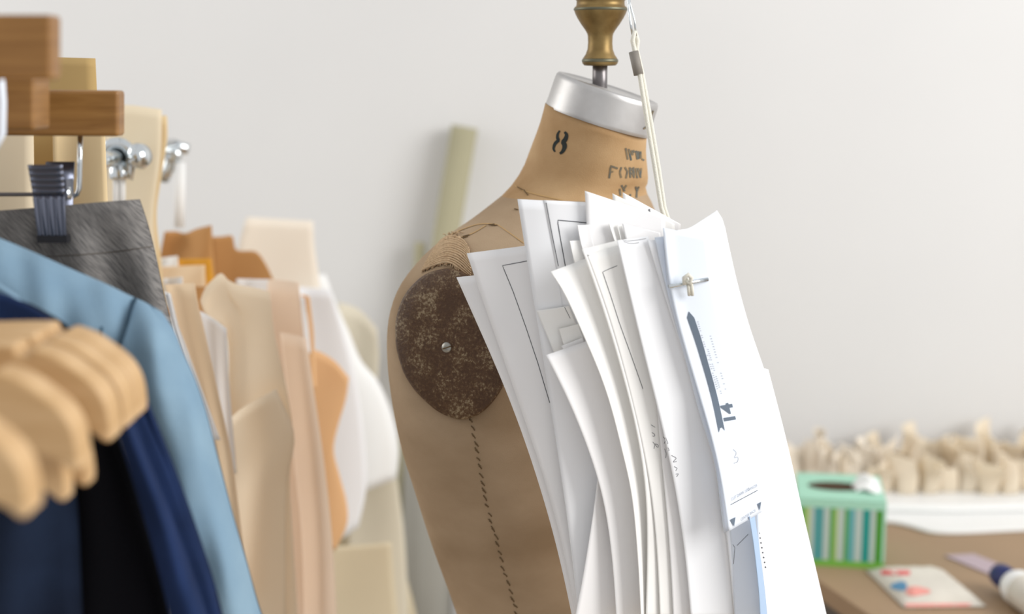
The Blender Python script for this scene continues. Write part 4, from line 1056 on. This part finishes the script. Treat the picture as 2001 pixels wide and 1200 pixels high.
lbox('top_band', (0, 0, bh-.0065), bw+.001, bd+.001, .013, M['mint'], label='mint band around the top')
# mint lid with an oval opening
vs, fs = [], []
N = 40
for ring in range(3):
    for k in range(N):
        an = 2*PI*k/N; c_, s_ = math.cos(an), math.sin(an)
        ox, oy = .045*c_-.006, .026*s_
        k2 = max(abs(c_)/(bw/2), abs(s_)/(bd/2)); bx, by = c_/k2, s_/k2
        if ring == 0: vs.append((bx, by, bh+.0006))
        elif ring == 1: vs.append((ox, oy, bh+.0006))
        else: vs.append((ox, oy, bh-.012))
fs = grid_faces(3, N, 0, True)
lid = local('lid', vs, fs, M['mint'], label='mint lid with an oval slot')
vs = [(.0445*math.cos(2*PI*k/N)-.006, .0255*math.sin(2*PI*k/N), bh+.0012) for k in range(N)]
local('slot_shade_disc', vs, [tuple(range(N))], M['dark'], label='flat dark disc painted as the shade inside the slot')  # flat disc closing the slot, the inner shade is its dark colour
g_ = []
for i in range(12):
    for j in range(16):
        u, v = i/11, j/15
        g_.append((.022+.040*u+.003*math.sin(9*v), -.030+.058*v+.004*math.sin(7*u), bh+.002+.020*math.sin(PI*u)*math.sin(PI*v)**.7+.004*math.sin(13*v+4*u)*math.sin(PI*u)))
ts = local('tissue', g_, grid_faces(12, 16), M['tissue'], label='white tissue pulled up at the right end')
ts.data.polygons.foreach_set('use_smooth', [True]*len(ts.data.polygons)); solid(ts, .0008)

# white folded cloth / paper under the muslin ruffles
def flatpoly(z, pts, t, ramp=None):
    vs = [G(x, y, z) for x, y in pts]; n_ = len(vs)
    vs = [v for v in vs]+[v+Vector((0, 0, t)) for v in vs]
    return vs, [tuple(range(n_))[::-1], tuple(range(n_, 2*n_))]+[(k, (k+1) % n_, n_+(k+1) % n_, n_+k) for k in range(n_)]
wp = empty('white_paper_bolt', G(1870, 1010, TZ), 'folded white paper with a wavy front edge under the muslin ruffles', 'paper')
fr = catmull([(1640, 1018), (1700, 1020), (1742, 1024), (1775, 1031), (1812, 1042), (1850, 1045), (1900, 1044), (1960, 1041), (2060, 1037), (2200, 1034)], 40)
vs, fs = flatpoly(TZ+.0005, fr+[(2200, 985), (1640, 985)], .006)
o = mesh('lower_fold', vs, fs, M['white'], wp, smooth=False); bevel(o, .002)
fr = catmull([(1640, 1002), (1740, 1001), (1850, 1003), (2000, 1000), (2200, 997)], 24)
vs, fs = flatpoly(TZ+.007, fr+[(2200, 962), (1640, 962)], .012)
o = mesh('upper_fold', vs, fs, M['white'], wp, smooth=False); bevel(o, .005, 3)

# muslin ruffles: gathered strip standing in loops, built in several lengths
def ruffle(label, x0, x1, Y, z0, h, seed, m, dp=.024):
    rnd = random.Random(seed)
    X0, X1 = P(x0, 960, Y).x, P(x1, 960, Y).x
    lam = .038; ph = [rnd.uniform(0, 6) for _ in range(6)]
    nn, mm = int((X1-X0)/.0016), 14
    vs = []
    for i in range(nn):
        t = i/(nn-1); X = X0+(X1-X0)*t
        s = 2*PI*X/lam+.9*math.sin(X*29+ph[0])
        am = .8+.5*math.sin(X*41+ph[1])
        for j in range(mm):
            v = j/(mm-1)
            yy = dp*am*math.sin(s+.5*math.sin(3*v+ph[2]))*(.75+.35*v)
            xx = .011*math.sin(2*s+ph[3]+.8*v)+.012*v*math.sin(s*.5+ph[4])
            hh_ = h*(.86+.12*math.sin(X*53+ph[5])+.10*math.sin(X*97+ph[1]))
            lean = .026*v*v*math.sin(s*.37+ph[2])
            vs.append(Vector((X+xx, Y+yy+lean, z0+hh_*(v-.10*v*v*(1+math.sin(s+ph[0]))))))
    o = mesh('muslin_ruffle', vs, grid_faces(nn, mm), m, None); solid(o, .0010)
    return tag(o, label, 'ruffle', 'muslin ruffles along the wall')
rz = TZ+.0195
ruffle('front cream muslin ruffle gathered in loops on the white paper', 1690, 2130, 2.488, rz, .070, 3, M['muslin'])
ruffle('rear cream muslin ruffle standing taller against the wall', 1700, 2140, 2.586, rz, .098, 5, M['muslin'])
ruffle('pinkish muslin ruffle lying behind the striped tissue box', 1480, 1730, 2.56, TZ+.001, .112, 9, M['cream'])

# packet of tissues
pk = empty('tissue_packet', G(1810, 1155, TZ), 'flat white packet printed in red, pink and blue, lying on the table edge', 'packet')
cs = [(1692, 1117), (1838, 1115), (1927, 1188), (1766, 1190)]
g = coons([cs[0], cs[1]], [cs[3], cs[2]], [cs[0], cs[3]], [cs[1], cs[2]], 12, 16)
vs = []
for top in (1, 0):
    for i in range(12):
        for j in range(16):
            u, v = j/15, i/11
            hgt = .014*(min(1, 5*u)*min(1, 5*(1-u))*min(1, 6*v)*min(1, 6*(1-v)))**.6+.0006*math.sin(i*3+j*2)
            p = G(*g[i][j], TZ); p.z = TZ+.002+hgt+.0012 if top else TZ+.0012
            vs.append(p)
fs = grid_faces(12, 16)+[tuple(x+192 for x in f[::-1]) for f in grid_faces(12, 16)]
ring = [j for j in range(16)]+[i*16+15 for i in range(1, 12)]+[11*16+j for j in range(14, -1, -1)]+[i*16 for i in range(10, 0, -1)]
fs += [(a, a+192, b+192, b) for a, b in zip(ring, ring[1:]+ring[:1])]
pko = mesh('wrapper', vs, fs, M['foil'], pk)
KB = bvh_of(pko)
lines('printed_band', [[(1722, 1119), (1778, 1120)]], 9, KB, M['redp'], pk, .0006, 8, label='red printed band')
lines('printed_band', [[(1842, 1119), (1856, 1126)]], 10, KB, M['redp'], pk, .0006, 4)
lines('printed_band', [[(1770, 1183), (1900, 1182)]], 6, KB, M['pink'], pk, .0006, 8)
def blotch(cx, cy, rx, ry, m, lab):
    vs = [cast(cx, cy, KB, .0008)]
    for rr_ in (.35, .7, 1.0):
        for k in range(20):
            an = 2*PI*k/20; q = rr_*(1+.12*math.sin(3*an+cx))
            vs.append(cast(cx+rx*q*math.cos(an), cy+ry*q*math.sin(an), KB, .0008))
    fs = [(0, 1+k, 1+(k+1) % 20) for k in range(20)]+[(1+20*i+k, 1+20*i+(k+1) % 20, 21+20*i+(k+1) % 20, 21+20*i+k) for i in range(2) for k in range(20)]
    mesh('printed_shape', vs, fs, M[m], pk, smooth=False, label=lab)
blotch(1758, 1146, 16, 9, 'bluep', 'blue printed shape')
blotch(1792, 1156, 24, 9, 'pink', 'pink printed shape')
# lavender ruler
vs, fs = flatpoly(TZ+.0004, [(1846, 1088), (1902, 1085), (2040, 1140), (1985, 1146)], .0025)
tag(mesh('ruler', vs, fs, M['lavender'], None, smooth=False), 'lavender plastic ruler lying on the table beside the glue bottle', 'ruler')
# glue bottle lying down
p0 = G(1963, 1163, TZ); p1 = G(2032, 1215, TZ)
axb = (p1-p0); axb.z = 0; axb.normalize()
rr = .026; b0 = Vector((p0.x, p0.y, TZ+rr))
bt = empty('glue_bottle', Vector((p0.x, p0.y, TZ)), 'white bottle with a navy blue cap lying at the lower right corner', 'bottle')
lathe('bottle_body', [(.012, .012), (.014, .018), (.022, .026), (.0258, .036), (.026, .05), (.026, .135), (.024, .142), (.010, .144)], b0, M['white'], bt, axis=axb, seg=36)
lathe('cap', [(.012, -.022), (.0165, -.020), (.0178, -.012), (.0178, .016), (.014, .018)], b0, M['capblue'], bt, axis=axb, seg=28, label='navy blue cap')
lathe('label_band', [(.02615, .055), (.0263, .056), (.0263, .118), (.02615, .119)], b0, M['foil'], bt, axis=axb, seg=36, label='printed label')
